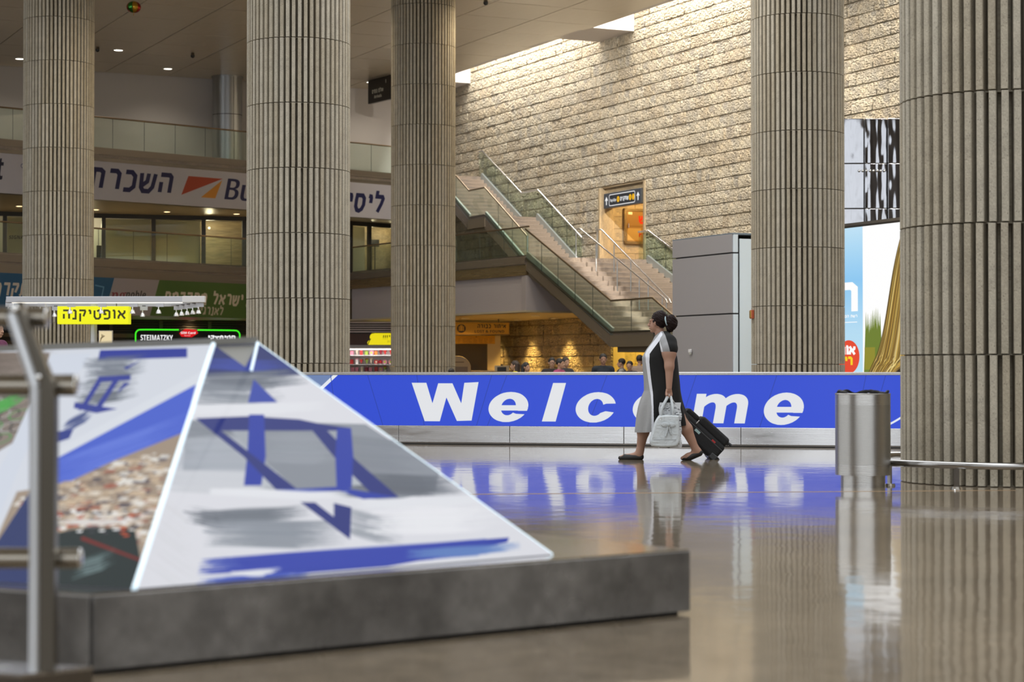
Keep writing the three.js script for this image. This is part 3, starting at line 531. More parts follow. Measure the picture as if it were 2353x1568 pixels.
// ------------------------------------------------------------------ grey cabinet with its light blue face, the poster wall, the black polished panels
{
  const c = PL(5.07, 46), aD = new V3(-.4283, 0, -.9036), bD = new V3(.9036, 0, -.4283), H = 4.17;
  const t = thing('display_cabinet', 'tall grey panelled cabinet with a pale blue side beside the stairs', 'cabinet', c, WTURN);
  // local x runs towards the viewer along the grid, so the left side spans x from -2.75 to 0; z = t, the blue face looks along +x
  const grey1 = std(lin(.345, .33, .335), .55, .1), Lw = 2.75, D = 3.0;
  part('core', box(Lw - .12, H - .12, D - .12, -Lw / 2, (H - .12) / 2, -D / 2), std(lin(.05, .05, .055), .7), t);
  const rows = [[0, .88], [.90, 2.32], [2.34, 3.72], [3.74, H]];
  rows.forEach(([a, b], i) => part('side_panel', rbox(Lw - .02, b - a - .012, .06, -Lw / 2, (a + b) / 2, -.02, .006, 1), grey1, t));
  rows.forEach(([a, b]) => part('corner_strip', rbox(.06, b - a - .012, .12, -.01, (a + b) / 2, -.08, .006, 1), std(lin(.70, .79, .85), .35), t));
  part('top_cover', rbox(Lw + .04, .05, D, -Lw / 2, H, -D / 2, .01, 1), std(lin(.2, .25, .3), .4, .4), t);
  part('pale_panel', box(.03, H - .12, D - .24, .0, (H - .1) / 2, -D / 2 - .07), std(lin(.74, .84, .90), .3), t);
  const kp = thing('key_box', 'small white box mounted low on the grey cabinet', 'box', c.clone().addScaledVector(aD, 1.83).addScaledVector(TD, .025).setY(1.44), WTURN);
  part('cover', rbox(.1, .08, .05, 0, .05, .03, .01), M.white, kp); part('base', rbox(.07, .05, .04, 0, -.01, .025, .008), std(lin(.5, .5, .45), .6), kp);
}
{
  const A = PL(6.96, 44.3), B = PL(9.5, 38.72), d = B.clone().sub(A).normalize(), L = A.distanceTo(B), H = 4.17;
  const t = thing('poster_lightbox', 'tall lit poster wall showing long fair hair against a white sky', 'billboard', A, Math.atan2(-d.z, d.x));
  const k = (px) => share(A, B, px) * 1024;
  const tex = canvasTex(1024, 1024, (x, w, h) => {
    x.fillStyle = '#ffffff'; x.fillRect(0, 0, w, h);
    const blue = k(1982); const g = x.createLinearGradient(0, 0, 0, h); g.addColorStop(0, '#bfe2f6'); g.addColorStop(.28, '#8cc8f2'); g.addColorStop(.55, '#b4dcf3'); g.addColorStop(1, '#c4e8f6'); x.fillStyle = g; x.fillRect(0, 0, blue, h);
    const Y = (py) => (py - 512) / (962 - 512) * h;
    // palm crown behind
    x.fillStyle = '#6d7f2e'; for (let i = 0; i < 26; i++) { const px = k(1984 + (i % 9) * 4), q = hash2(i, 3, 9); x.beginPath(); x.moveTo(px, Y(870)); x.lineTo(px + 12 + q * 14, Y(705 + q * 60)); x.lineTo(px + 34, Y(870)); x.fill(); }
    x.fillStyle = '#8f8a2c'; x.fillRect(k(1986), Y(800), k(2010) - k(1986), 120);
    // hair: a dark mass and fair strands
    x.fillStyle = '#2e2418'; x.beginPath(); x.moveTo(k(2075), Y(560)); x.quadraticCurveTo(k(2052), Y(640), k(2044), Y(760)); x.quadraticCurveTo(k(2036), Y(840), k(2016), Y(880)); x.lineTo(k(2010), h); x.lineTo(w, h); x.lineTo(w, Y(540)); x.fill();
    const cols = ['#c9a64a', '#e6c871', '#8a6a2a', '#b08a3a', '#f0dc9a', '#6b5124', '#5c4a20', '#4a3a1a'];
    for (let i = 0; i < 620; i++) { const q = hash2(i, 1, 5), s = hash2(i, 2, 5), e = q * 86 - 8; x.globalAlpha = .75; x.strokeStyle = cols[i % 8]; x.lineWidth = 2 + s * 5; x.beginPath(); x.moveTo(k(2072 + e * .5), Y(545 + s * 40)); x.bezierCurveTo(k(2046 + e * .7), Y(650), k(2044 + e * .55), Y(740 + s * 30), k(2018 + e * .75), Y(815 + s * 30)); x.quadraticCurveTo(k(2002 + e * .62), Y(850), k(1988 + e * .55), Y(880 + s * 60)); x.stroke(); }
    x.globalAlpha = 1;
    // print: letter, line of small text, red disc
    hebrew(x, 'ה', k(1969), Y(652), Y(713) - Y(652), 42, '#ffffff', 0, 1.5); hebrew(x, 'רשת הסנדל', k(1969), Y(722), 12, 3.5, '#ffffff', 0, 1.4, .2); x.fillStyle = '#fff'; x.fillRect(k(1880), Y(738), k(1969) - k(1880), 4);
    x.fillStyle = '#e5482c'; x.beginPath(); x.ellipse(k(1949), Y(822), k(1974) - k(1949), Y(822) - Y(782), 0, 0, 7); x.fill(); hebrew(x, 'אור', k(1964), Y(797), 44, 15, '#ffffff', 0, 1.1, .15); hebrew(x, 'רי', k(1957), Y(824), 40, 14, '#f7d21e', 0, 1.1, .15);
  });
  part('casing', box(L, H, .3, L / 2, H / 2, -.17), M.steelDark, t);
  part('print', new THREE.PlaneGeometry(L - .06, H - .1).translate(L / 2, H / 2, .002), std(0x222222, .3, 0, { emissive: 0xffffff, emissiveMap: tex, emissiveIntensity: .98 }), t);
  part('top_frame', box(L, .06, .34, L / 2, H + .02, -.15), M.steelBright, t); part('end_frame', [box(.05, H, .33, 0, H / 2, -.15), box(.05, H, .33, L, H / 2, -.15)], M.steelBright, t);
  const n = new V3(-d.z, 0, d.x), cp = lerp(A, B, .5).addScaledVector(n, .15).setY(2.1); areaLight(new THREE.Color(.9, .97, 1), .2, L - .3, H - .4, cp, cp.clone().add(n));
}
{
  const X0 = 7.75, Z0 = 49.6, t = thing('polished_screen', 'black polished panel screen with wavy reflections above the poster', 'panel screen', [X0, 0, -Z0], -.04);
  const dark = new THREE.MeshPhysicalMaterial({ color: lin(.34, .34, .355), metalness: 1, roughness: .035, bumpMap: dataTex(256, (x, y) => grey(.85 * fbm(x * 4, y * 1.0, 4, 2, 201) + .15 * fbm(x * 7, y * 4, 7, 1, 202))), bumpScale: .016 });
  const top = 7.28, ph = 1.12; part('core', box(4.0, top - .02, .3, 2, (top - .02) / 2, -.22), M.black, t);
  for (let i = 0; i < 5; i++) for (let j = 0; j < 4; j++) { const y1 = top - j * ph, w = [.98, .57, .85, .85, .75][i], x0 = [0, .98, 1.55, 2.4, 3.25][i]; const m = part('polished_panel', rbox(w - .014, ph - .014, .03, 0, 0, 0, .012, 1), dark, t); m.position.set(x0 + w / 2, y1 - ph / 2, 0); m.rotation.set(.035, i === 0 ? -.01 : .075 + .01 * i, 0); }
  for (let i = 0; i < 8; i++) part('stud', ball(.034, xAt(1976 + i * 8.2, 49.5) - X0, yAt(392, 49.5), .05, 1, 1, 1, 12), M.chrome, t);
  [1.5, 2.5, 3.5, 4.5, 5.5, 6.5].forEach((u, i) => {  // lamps added out of sight to make the bright band on the steps
    const p = new V3(8.5 + i * .22, top - .25, -Z0 - .38), l = new THREE.SpotLight(new THREE.Color(1, .93, .82), 900, 0, .036, .9), f = thing('added_stair_spot', 'added spotlight hidden behind the polished screen to light the stair steps', 'spotlight', p, 0, 'added spotlights aimed at the stairs');
    part('stem', rod([0, .1, .06], [0, .1, 0], .02, 8), M.black, f); part('housing', rod([.03, .13, .06], [-.05, .1, -.12], .055, 16), M.black, f); part('lamp', ball(.04, -.06, .095, -.14, 1, 1, .4, 12), M.lampGlow(new THREE.Color(1, .93, .82), 3), f);
    l.position.set(p.x - .07, top - .16, p.z - .17); l.target.position.copy(W(u, 2.62 + i * .09, MEZZ - (u - 1.1) * .443)); l.castShadow = true; scene.add(l, l.target);
  });
}
// ------------------------------------------------------------------ the welcome barrier
{
  const A = PL(-4.6, 28.22), B = PL(7.6, 25.38), d = B.clone().sub(A).normalize(), L = A.distanceTo(B), turn = Math.atan2(-d.z, d.x);
  const t = thing('welcome_barrier', 'long low barrier with a lit blue band reading Welcome between steel rails', 'barrier', A, turn);
  const y0 = .256, y1 = .945, kx = (px) => share(A, B, px) * L, nSeg = 8;
  const PW = 2040, ppm = PW / (kx(2353) - kx(600)), X0 = kx(600);
  const tex = canvasTex(PW, 128, (x, w, h) => {
    const X = (px) => (kx(px) - X0) * ppm, Yp = (py) => (py - 862) / (981 - 862) * h;
    x.fillStyle = '#2749d3'; x.fillRect(0, 0, w, h);
    x.fillStyle = '#6f86b4'; x.beginPath(); x.moveTo(0, 0); x.lineTo(X(770), 0); x.lineTo(X(725), h * .34); x.lineTo(X(690), h); x.lineTo(0, h); x.fill();
    x.strokeStyle = '#e8ecf4'; x.lineWidth = 9; x.beginPath(); x.moveTo(X(775), -4); x.lineTo(X(720), h * .42); x.stroke();
    x.strokeStyle = '#1b3aa6'; x.lineWidth = 1.6; for (const [a, b] of [[760, 775], [845, 880], [958, 975], [1130, 1095], [1165, 1120], [1395, 1350], [1600, 1560], [1785, 1745], [1990, 1965], [2035, 2000]]) { x.beginPath(); x.moveTo(X(a), 0); x.lineTo(X(b), h); x.stroke(); }
    x.fillStyle = '#e6e8ec';
    const font = (s) => `bold ${s}px sans-serif`;
    const letter = (c, p0, p1, top, base, sl) => { x.save(); x.font = font(100); const m = x.measureText(c), wd = m.actualBoundingBoxRight + m.actualBoundingBoxLeft, hh = m.actualBoundingBoxAscent + m.actualBoundingBoxDescent, H2 = Yp(base) - Yp(top), lean = sl * H2, sx = (X(p1) - X(p0) - Math.abs(lean)) / wd, sy = H2 / hh; x.translate(X(p0) + (sl < 0 ? 0 : 0), Yp(base) - m.actualBoundingBoxDescent * sy); x.transform(sx, 0, -sl * sx * 0 - sl, sy, 0, 0); x.lineWidth = 9; x.lineJoin = 'miter'; x.strokeStyle = '#e6e8ec'; x.fillText(c, m.actualBoundingBoxLeft, 0); x.strokeText(c, m.actualBoundingBoxLeft, 0); x.restore(); };
    // W is drawn as a polygon, as its strokes lean outwards
    x.beginPath(); [[946, 880], [980, 880], [994, 928], [1007, 881], [1040, 881], [1060, 928], [1067, 880], [1100, 878], [1084, 969], [1050, 970], [1026, 915], [1011, 971], [976, 971]].forEach(([a, b], i) => i ? x.lineTo(X(a), Yp(b)) : x.moveTo(X(a), Yp(b))); x.fill();
    x.beginPath(); [[1271, 880], [1301, 880], [1277, 970], [1245, 970]].forEach(([a, b], i) => i ? x.lineTo(X(a), Yp(b)) : x.moveTo(X(a), Yp(b))); x.fill();
    // round letters from leaning rings
    const lean = .19, ring = (p0, p1, ya, yb, cut) => { x.save(); const cx = (X(p0) + X(p1)) / 2, cy = (Yp(ya) + Yp(yb)) / 2, rx = (X(p1) - X(p0)) / 2 - 6, ry = (Yp(yb) - Yp(ya)) / 2; x.translate(cx, cy); x.transform(1, 0, -lean, 1, 0, 0); cut(rx, ry); x.restore(); };
    const E = (rx, ry) => { const wT = rx * .63; x.beginPath(); x.ellipse(0, 0, rx, ry, 0, 0, 7); x.ellipse(0, 0, rx - wT, ry * .54, 0, 0, 7, true); x.fill('evenodd'); x.fillRect(-rx * .7, -ry * .12, rx * 1.66, ry * .38 - ry * .02); x.fillStyle = '#2749d3'; x.beginPath(); x.moveTo(rx * .04, ry * .25); x.lineTo(rx * 1.3, ry * .25); x.lineTo(rx * 1.3, ry * .5); x.lineTo(rx * .44, ry * .44); x.closePath(); x.fill(); x.fillStyle = '#e6e8ec'; };
    const C = (rx, ry) => { const wT = rx * .63; x.beginPath(); x.ellipse(0, 0, rx, ry, 0, 0, 7); x.ellipse(0, 0, rx - wT, ry * .55, 0, 0, 7, true); x.fill('evenodd'); x.fillStyle = '#2749d3'; x.beginPath(); x.moveTo(0, 0); x.lineTo(rx * .5, -ry * .24); x.lineTo(rx * 1.4, -ry * .26); x.lineTo(rx * 1.4, ry * .4); x.lineTo(rx * .5, ry * .24); x.closePath(); x.fill(); x.fillStyle = '#e6e8ec'; };
    const O = (rx, ry) => { x.beginPath(); x.ellipse(0, 0, rx, ry, 0, 0, 7); x.ellipse(0, 0, rx * .38, ry * .55, 0, 0, 7, true); x.fill('evenodd'); };
    ring(1118, 1219, 901, 972, E); ring(1318, 1420, 901, 972, C); ring(1449, 1552, 901, 972, O); ring(1750, 1852, 901, 975, E);
    x.save(); x.translate(X(1650), Yp(972)); x.transform(1, 0, -lean, 1, 0, 0); const mw = X(1706) - X(1584), hh = Yp(972) - Yp(903), sw = mw * .2, l = -mw / 2; x.beginPath(); x.rect(l, -hh * .98, sw * .92, hh * .98); x.fill();
    for (const k of [0, 1]) { const a = l + sw * .5 + k * (mw - sw) / 2, w2 = (mw - sw) / 2 + sw * .5; x.beginPath(); x.moveTo(a + w2 - sw, 0); x.lineTo(a + w2, 0); x.lineTo(a + w2, -hh * .62); x.bezierCurveTo(a + w2, -hh * 1.06, a + sw * .6, -hh * 1.1, a, -hh * .7); x.lineTo(a + sw * .3, -hh * .5); x.bezierCurveTo(a + sw * .8, -hh * .72, a + w2 - sw, -hh * .8, a + w2 - sw, -hh * .5); x.closePath(); x.fill(); } x.restore();
    x.strokeStyle = '#e8ecf4'; x.lineWidth = 5; x.beginPath(); x.moveTo(X(2040), Yp(973)); x.quadraticCurveTo(X(2060), Yp(965), X(2110), Yp(930)); x.stroke();
  });
  part('body', box(L, .93, .22, L / 2, .475, -.13), M.steelDark, t);
  part('print', new THREE.PlaneGeometry(kx(2353) - X0, y1 - y0).translate((kx(2353) + X0) / 2, (y0 + y1) / 2, .004), std(0x181818, .35, 0, { emissive: 0xffffff, emissiveMap: tex, emissiveIntensity: .93 }), t);
  part('plain_print', [new THREE.PlaneGeometry(X0, y1 - y0).translate(X0 / 2, (y0 + y1) / 2, .004), new THREE.PlaneGeometry(L - kx(2353), y1 - y0).translate((L + kx(2353)) / 2, (y0 + y1) / 2, .004)], std(0x181818, .35, 0, { emissive: 0x2749d3, emissiveIntensity: .93 }), t);
  part('cap_rail', rbox(L, .042, .3, L / 2, .966, -.12, .008), M.steel, t);
  for (let i = 0; i < nSeg; i++) part('kick_plate', rbox(L / nSeg - .006, y0 - .03, .03, (i + .5) * L / nSeg, (y0 + .02) / 2 + .004, .012, .004, 1), M.kick ??= std(lin(.74, .74, .75), .36, 1, { bumpMap: brushedBump, bumpScale: .0004, roughnessMap: smudge }), t);
  part('recessed_base', box(L, .02, .18, L / 2, .01, -.12), M.black, t);
  const n = new V3(-d.z, 0, d.x), cp = lerp(A, B, .5).addScaledVector(n, .1).setY(.6); areaLight(new THREE.Color(.25, .42, 1), .05, L - .5, .6, cp, cp.clone().add(n));
}
// ------------------------------------------------------------------ waste bin, column guard rail, alarm box
{
  const t = thing('waste_bin', 'round perforated stainless steel waste bin with a black liner beside the large column', 'waste bin', [3.03, 0, -17.3]);
  const brushed = new THREE.MeshPhysicalMaterial({ color: lin(.52, .51, .49), metalness: 1, roughness: .24, anisotropy: .5, bumpMap: brushedBump, bumpScale: .0004 });
  const holes = new THREE.MeshStandardMaterial({ color: 0xffffff, metalness: 1, roughness: .3, map: canvasTex(256, 256, (x, w, h) => { x.fillStyle = '#cbc9c5'; x.fillRect(0, 0, w, h); x.fillStyle = '#44423f'; for (let j = 0; j < 8; j++) for (let i = 0; i < 8; i++) { x.beginPath(); x.arc(i * 32 + (j % 2) * 16 + 8, j * 32 + 16, 9, 0, 7); x.fill(); } }) });
  holes.map.wrapS = holes.map.wrapT = THREE.RepeatWrapping; holes.map.repeat.set(21, 7);
  part('upper_band', new THREE.CylinderGeometry(.236, .236, .095, 64, 1, true).translate(0, .7525, 0), brushed, t); part('lower_band', new THREE.CylinderGeometry(.236, .236, .09, 64, 1, true).translate(0, .147, 0), brushed, t); part('underside', new THREE.RingGeometry(.17, .236, 48).rotateX(Math.PI / 2).translate(0, .104, 0), brushed, t);
  part('perforated_sheet', new THREE.CylinderGeometry(.236, .236, .513, 64, 1, true).translate(0, .4485, 0), holes, t);
  part('rim', new THREE.TorusGeometry(.233, .006, 8, 64).rotateX(Math.PI / 2).translate(0, .8, 0), brushed, t);
  part('plinth', cyl(.19, .19, .105, 0, .0525, 0, 48), brushed, t);
  const q = rng(5), pts = []; for (let i = 0; i <= 40; i++) { const a = i / 40 * 2 * Math.PI; pts.push(new V3(.216 * Math.cos(a), .806 + .012 * Math.sin(a * 5) + q() * .012, .216 * Math.sin(a))); }
  pts[40] = pts[0]; part('bin_liner', [tubeOf(pts.slice(0, 40), .012, 90, 6, true), cyl(.215, .2, .02, 0, .79, 0, 32)], std(lin(.012, .011, .012), .45, 0, { bumpMap: fineGrain, bumpScale: .01 }), t);
}
{
  const t = thing('column_guard_rail', 'low round steel guard rail on short posts around the large column', 'guard rail', [4.44, 0, -18.06]);
  const Rr = 1.32; part('ring_rail', new THREE.TorusGeometry(Rr, .031, 12, 120).rotateX(Math.PI / 2).translate(0, .2, 0), M.guard = std(lin(.36, .35, .34), .16, 1), t);
  for (let i = 0; i < 12; i++) { const a = Math.PI / 2 + .02 + i * Math.PI / 6, x = Rr * Math.cos(a), z = Rr * Math.sin(a); part('post', box(.045, .19, .015, 0, 0, 0).rotateY(-a + Math.PI / 2).translate(x, .1, z), M.guard, t); part('foot', cyl(.045, .05, .02, x, .01, z, 16), M.chrome, t); }
}
{
  const a = -.245 - .02, p = [5.68, 2.05, -39.76];
  const ang = -Math.atan2(5.68, 39.76) - 1.28;
  const t = thing('alarm_box', 'small red and brass call box on the column beside the grey cabinet', 'call box', [5.68 + Math.sin(ang) * .94, 2.13, -39.76 + Math.cos(ang) * .94], ang);
  part('case', rbox(.14, .17, .06, 0, .0, .0, .01), std(lin(.45, .09, .03), .4), t); part('plate', rbox(.11, .14, .02, 0, 0, .03, .005), std(lin(.7, .45, .12), .3, .8), t);
}
// ------------------------------------------------------------------ ground floor shops, signs, kiosk
{ // bookshop front: dark wall, louvres, outlined sign
  const A = PL(-21, 69.2), B = PL(-6.9, 75.2), d = B.clone().sub(A).normalize(), L = A.distanceTo(B), kx = (px) => share(A, B, px) * L;
  const t = thing('bookshop_facade', 'dark shop front with louvres under the green banner', 'shop front', A, Math.atan2(-d.z, d.x));
  part('wall_panel', box(L, SOFFIT_LOW, .2, L / 2, SOFFIT_LOW / 2, -.3), std(lin(.10, .075, .05), .7), t);
  for (let i = 0; i < 6; i++) part('louvre', box(L, .05, .12, L / 2, 2.82 - i * .085, -.12).rotateX(.0), std(lin(.05, .042, .034), .5), t);
  for (const px of [255, 370, 482, 590]) part('louvre_post', box(.12, .5, .1, kx(px), 2.6, -.05), std(lin(.12, .10, .08), .5), t);
  part('header_beam', box(L, .14, .16, L / 2, 2.3, -.1), std(lin(.25, .19, .12), .6), t);
  part('shop_window', box(L, 1.9, .05, L / 2, 1.15, -.12), std(lin(.2, .15, .09), .25), t);
  const s = thing('bookshop_sign', 'black bookshop sign outlined by a green tube with white letters and a red diamond', 'sign', A.clone().addScaledVector(new V3(-d.z, 0, d.x), .1), Math.atan2(-d.z, d.x));
  const x0 = kx(308), x1 = kx(549), w = x1 - x0, y1 = 2.53, y0 = 1.95;
  part('board', rbox(w, y1 - y0, .1, (x0 + x1) / 2, (y0 + y1) / 2, 0, .04), M.black, s);
  const green = M.lampGlow(new THREE.Color(.05, .75, .02), 1.3);
  const tb = (pts) => tubeOf(pts.map(([a, b]) => [a, b, .07]), .026, 40, 8, false, .2);
  part('green_tube_light', tb([[x0 + .02, y0 + .05], [x0 + .02, y1 - .14], [x0 + .14, y1 - .02], [x0 + w * .2, y1 - .01], [x0 + w * .41, y1 - .01]]), green, s);
  part('green_tube_light', tb([[x1 - .02, y0 + .05], [x1 - .02, y1 - .14], [x1 - .14, y1 - .02], [x1 - w * .2, y1 - .01], [x1 - w * .41, y1 - .01]]), green, s);
  const tex = canvasTex(1024, 140, (x) => { x.fillStyle = '#050605'; x.fillRect(0, 0, 1024, 140); latin(x, 'STEIMATZKY', 36, 124, 'bold 112px sans-serif', '#ffffff', 0, .49); hebrew(x, 'סטימצקי', 990, 52, 68, 19, '#ffffff', 0, .72, .16); });
  part('letters', new THREE.PlaneGeometry(w - .12, .36).translate((x0 + x1) / 2, y1 - .27, .053), std(0x050505, .5, 0, { emissive: 0xffffff, emissiveMap: tex, emissiveIntensity: .95 }), s);
  const dia = canvasTex(256, 160, (x) => { x.fillStyle = '#d8121c'; x.fillRect(0, 0, 256, 160); latin(x, 'SIM Card', 22, 92, 'bold 50px sans-serif', '#fff', 0, .9); latin(x, 'Rental', 70, 130, '28px sans-serif', '#ffd0d0'); });
  const ds = new THREE.Shape([[-.34, 0], [-.12, .16], [.3, .12], [.36, 0], [.12, -.15], [-.26, -.13]].map((p) => new THREE.Vector2(...p))), dg = new THREE.ShapeGeometry(ds); { const u = dg.attributes.uv, p = dg.attributes.position; for (let i = 0; i < u.count; i++) u.setXY(i, p.getX(i) / .74 + .48, p.getY(i) / .34 + .5); }
  part('red_diamond', dg.translate((x0 + x1) / 2, y1 - .13, .1), std(0x100000, .5, 0, { emissive: 0xffffff, emissiveMap: dia, emissiveIntensity: .95 }), s);
  areaLight(0xffffff, .12, w, .35, A.clone().addScaledVector(d, (x0 + x1) / 2).addScaledVector(new V3(-d.z, 0, d.x), .25).setY(2.15), A.clone().addScaledVector(d, (x0 + x1) / 2).addScaledVector(new V3(-d.z, 0, d.x), 5).setY(2.15));
  const b = thing('lightbox_sign', 'small cream lit sign with a dark sprig beside the bookshop', 'sign', at(243, 855, 60).setY(0));
  part('pole', cyl(.03, .03, 1.9, 0, .95, -.06, 10), M.steelDark, b);
  part('panel', rbox(.42, .5, .08, 0, 1.98, 0, .01), M.white, b);
  part('lit_face', new THREE.PlaneGeometry(.38, .46).translate(0, 1.98, .042), std(0x333333, .5, 0, { emissive: 0xffffff, emissiveMap: canvasTex(128, 160, (x) => { x.fillStyle = '#f0dcae'; x.fillRect(0, 0, 128, 160); x.strokeStyle = '#5d4a2a'; x.lineWidth = 3; for (let i = 0; i < 7; i++) { x.beginPath(); x.moveTo(10, 120 - i * 8); x.quadraticCurveTo(30 + i * 4, 60, 22 + i * 6, 30 + i * 3); x.stroke(); } }), emissiveIntensity: .9 }), b);
}
{ // optician kiosk: light frame on poles, spots, yellow sign
  const d0 = 44, p = at(15, 855, d0).setY(0), t = thing('optician_kiosk', 'white light frame of the optician kiosk on poles', 'kiosk frame', p, -.045);
  const L = xAt(472, d0) - xAt(15, d0), y = 2.58, D = 2.6, alu = std(lin(.55, .56, .60), .35, .3);
  part('front_beam', rbox(L, .13, .12, L / 2, y, 0, .01), alu, t); part('back_beam', rbox(L * .9, .13, .12, L * .45 - .4, y - .01, -D, .01), alu, t);
  part('side_beam', bar([L - .06, y, 0], [L - 1.25, y, -D], .12, .12), alu, t); part('side_beam', bar([.06, y, 0], [-.75, y, -D], .12, .12), alu, t);
  part('end_cap', rbox(.5, .14, .14, L - .22, y, .0, .01), M.white, t);
  part('lit_strip_lamp', box(L * .86, .018, .1, L * .46, y - .074, 0), M.lampGlow(new THREE.Color(1, .94, .82), 1.4), t);
  for (const [x, z] of [[xAt(211, 45.3) - p.x, -1.3], [xAt(50, 46) - p.x, -2.0]]) part('pole', cyl(.075, .075, y - .06, x, (y - .06) / 2, z, 20), alu, t);
  
  const spotGlass = std(lin(.75, .75, .76), .2, .6), spots = [[xAt(166, d0), .02], [xAt(238, d0), .02], [xAt(311, d0), .02], [xAt(371, d0), .02], [xAt(97, d0), .02], [xAt(12, d0) + .1, .02]].map(([x, z]) => [x - p.x, z]);
  for (let i = 0; i < 5; i++) { const k = i / 4; spots.push([L - .1 - k * .93, -.05 - k * 2.05]); }
  spots.push([xAt(120, 46.5) - p.x, -2.4], [xAt(324, 46.5) - p.x, -2.4]);
  const addSpot = (x, z, n) => { const s = thing('track_spotlight', `small white bell shaped spotlight hanging from the ${n < 6 ? 'long front beam' : n < 11 ? 'short end beam' : 'rear beam'} of the kiosk light frame`, 'spotlight', new V3(x, 0, z).applyAxisAngle(new V3(0, 1, 0), -.045).add(p).setY(y - .06), 0, 'spotlights on the optician kiosk'); part('adapter', box(.17, .09, .05, 0, -.06, 0), alu, s); part('clip', box(.08, .025, .04, 0, -.008, 0), M.black, s); part('stem', cyl(.012, .012, .08, -.03, -.13, 0, 8), M.chrome, s); part('bell', new THREE.LatheGeometry([[.012, 0], [.03, -.02], [.052, -.06], [.06, -.1]].map((q) => new THREE.Vector2(...q)), 20).translate(-.03, -.15, 0), spotGlass, s); part('lamp', ball(.03, -.03, -.225, 0, 1, .6, 1, 10), M.lampGlow(new THREE.Color(1, .95, .85), 4), s); if (n % 3 === 0) { const l = new THREE.SpotLight(new THREE.Color(1, .93, .8), 3, 0, .6, .5); l.position.copy(s.position).add(new V3(-.03, -.24, 0)); l.target.position.copy(l.position).add(new V3(0, -2, 0)); l.castShadow = true; scene.add(l, l.target); } };
  spots.forEach(([x, z], i) => addSpot(x, z, i));
  const w = 1.6, h = .4, sp = at(131, 745, 44.9), s = thing('yellow_sign', 'bright yellow lit box sign with black Hebrew letters under the kiosk light frame', 'sign', [sp.x, sp.y, sp.z], 0);
  const tex = canvasTex(1024, 256, (x, W2, H2) => { x.fillStyle = '#f2f000'; x.fillRect(0, 0, W2, H2); hebrew(x, 'אופטיקנה', 985, 58, 122, 28, '#2b2a06', 0, 1.2, .26); });
  const yel = std(lin(.5, .5, .02), .5, 0, { emissive: new THREE.Color(.66, .70, .0), emissiveIntensity: .75 });
  part('case', rbox(w, h, .3, w / 2, h / 2, -.16, .006), yel, s);
  part('lit_face', new THREE.PlaneGeometry(w - .01, h - .01).translate(w / 2, h / 2, -.006), std(0x222200, .5, 0, { emissive: 0xffffff, emissiveMap: tex, emissiveIntensity: 1.0 }), s);
  for (const x of [.3, w - .3]) part('hanger', rod([x, h, -.15], [x, h + .08, -.15], .012, 6), M.steelDark, s);
  areaLight(new THREE.Color(1, 1, .1), .25, w, h, at(215, 724, 44.6), at(215, 724, 20));
}
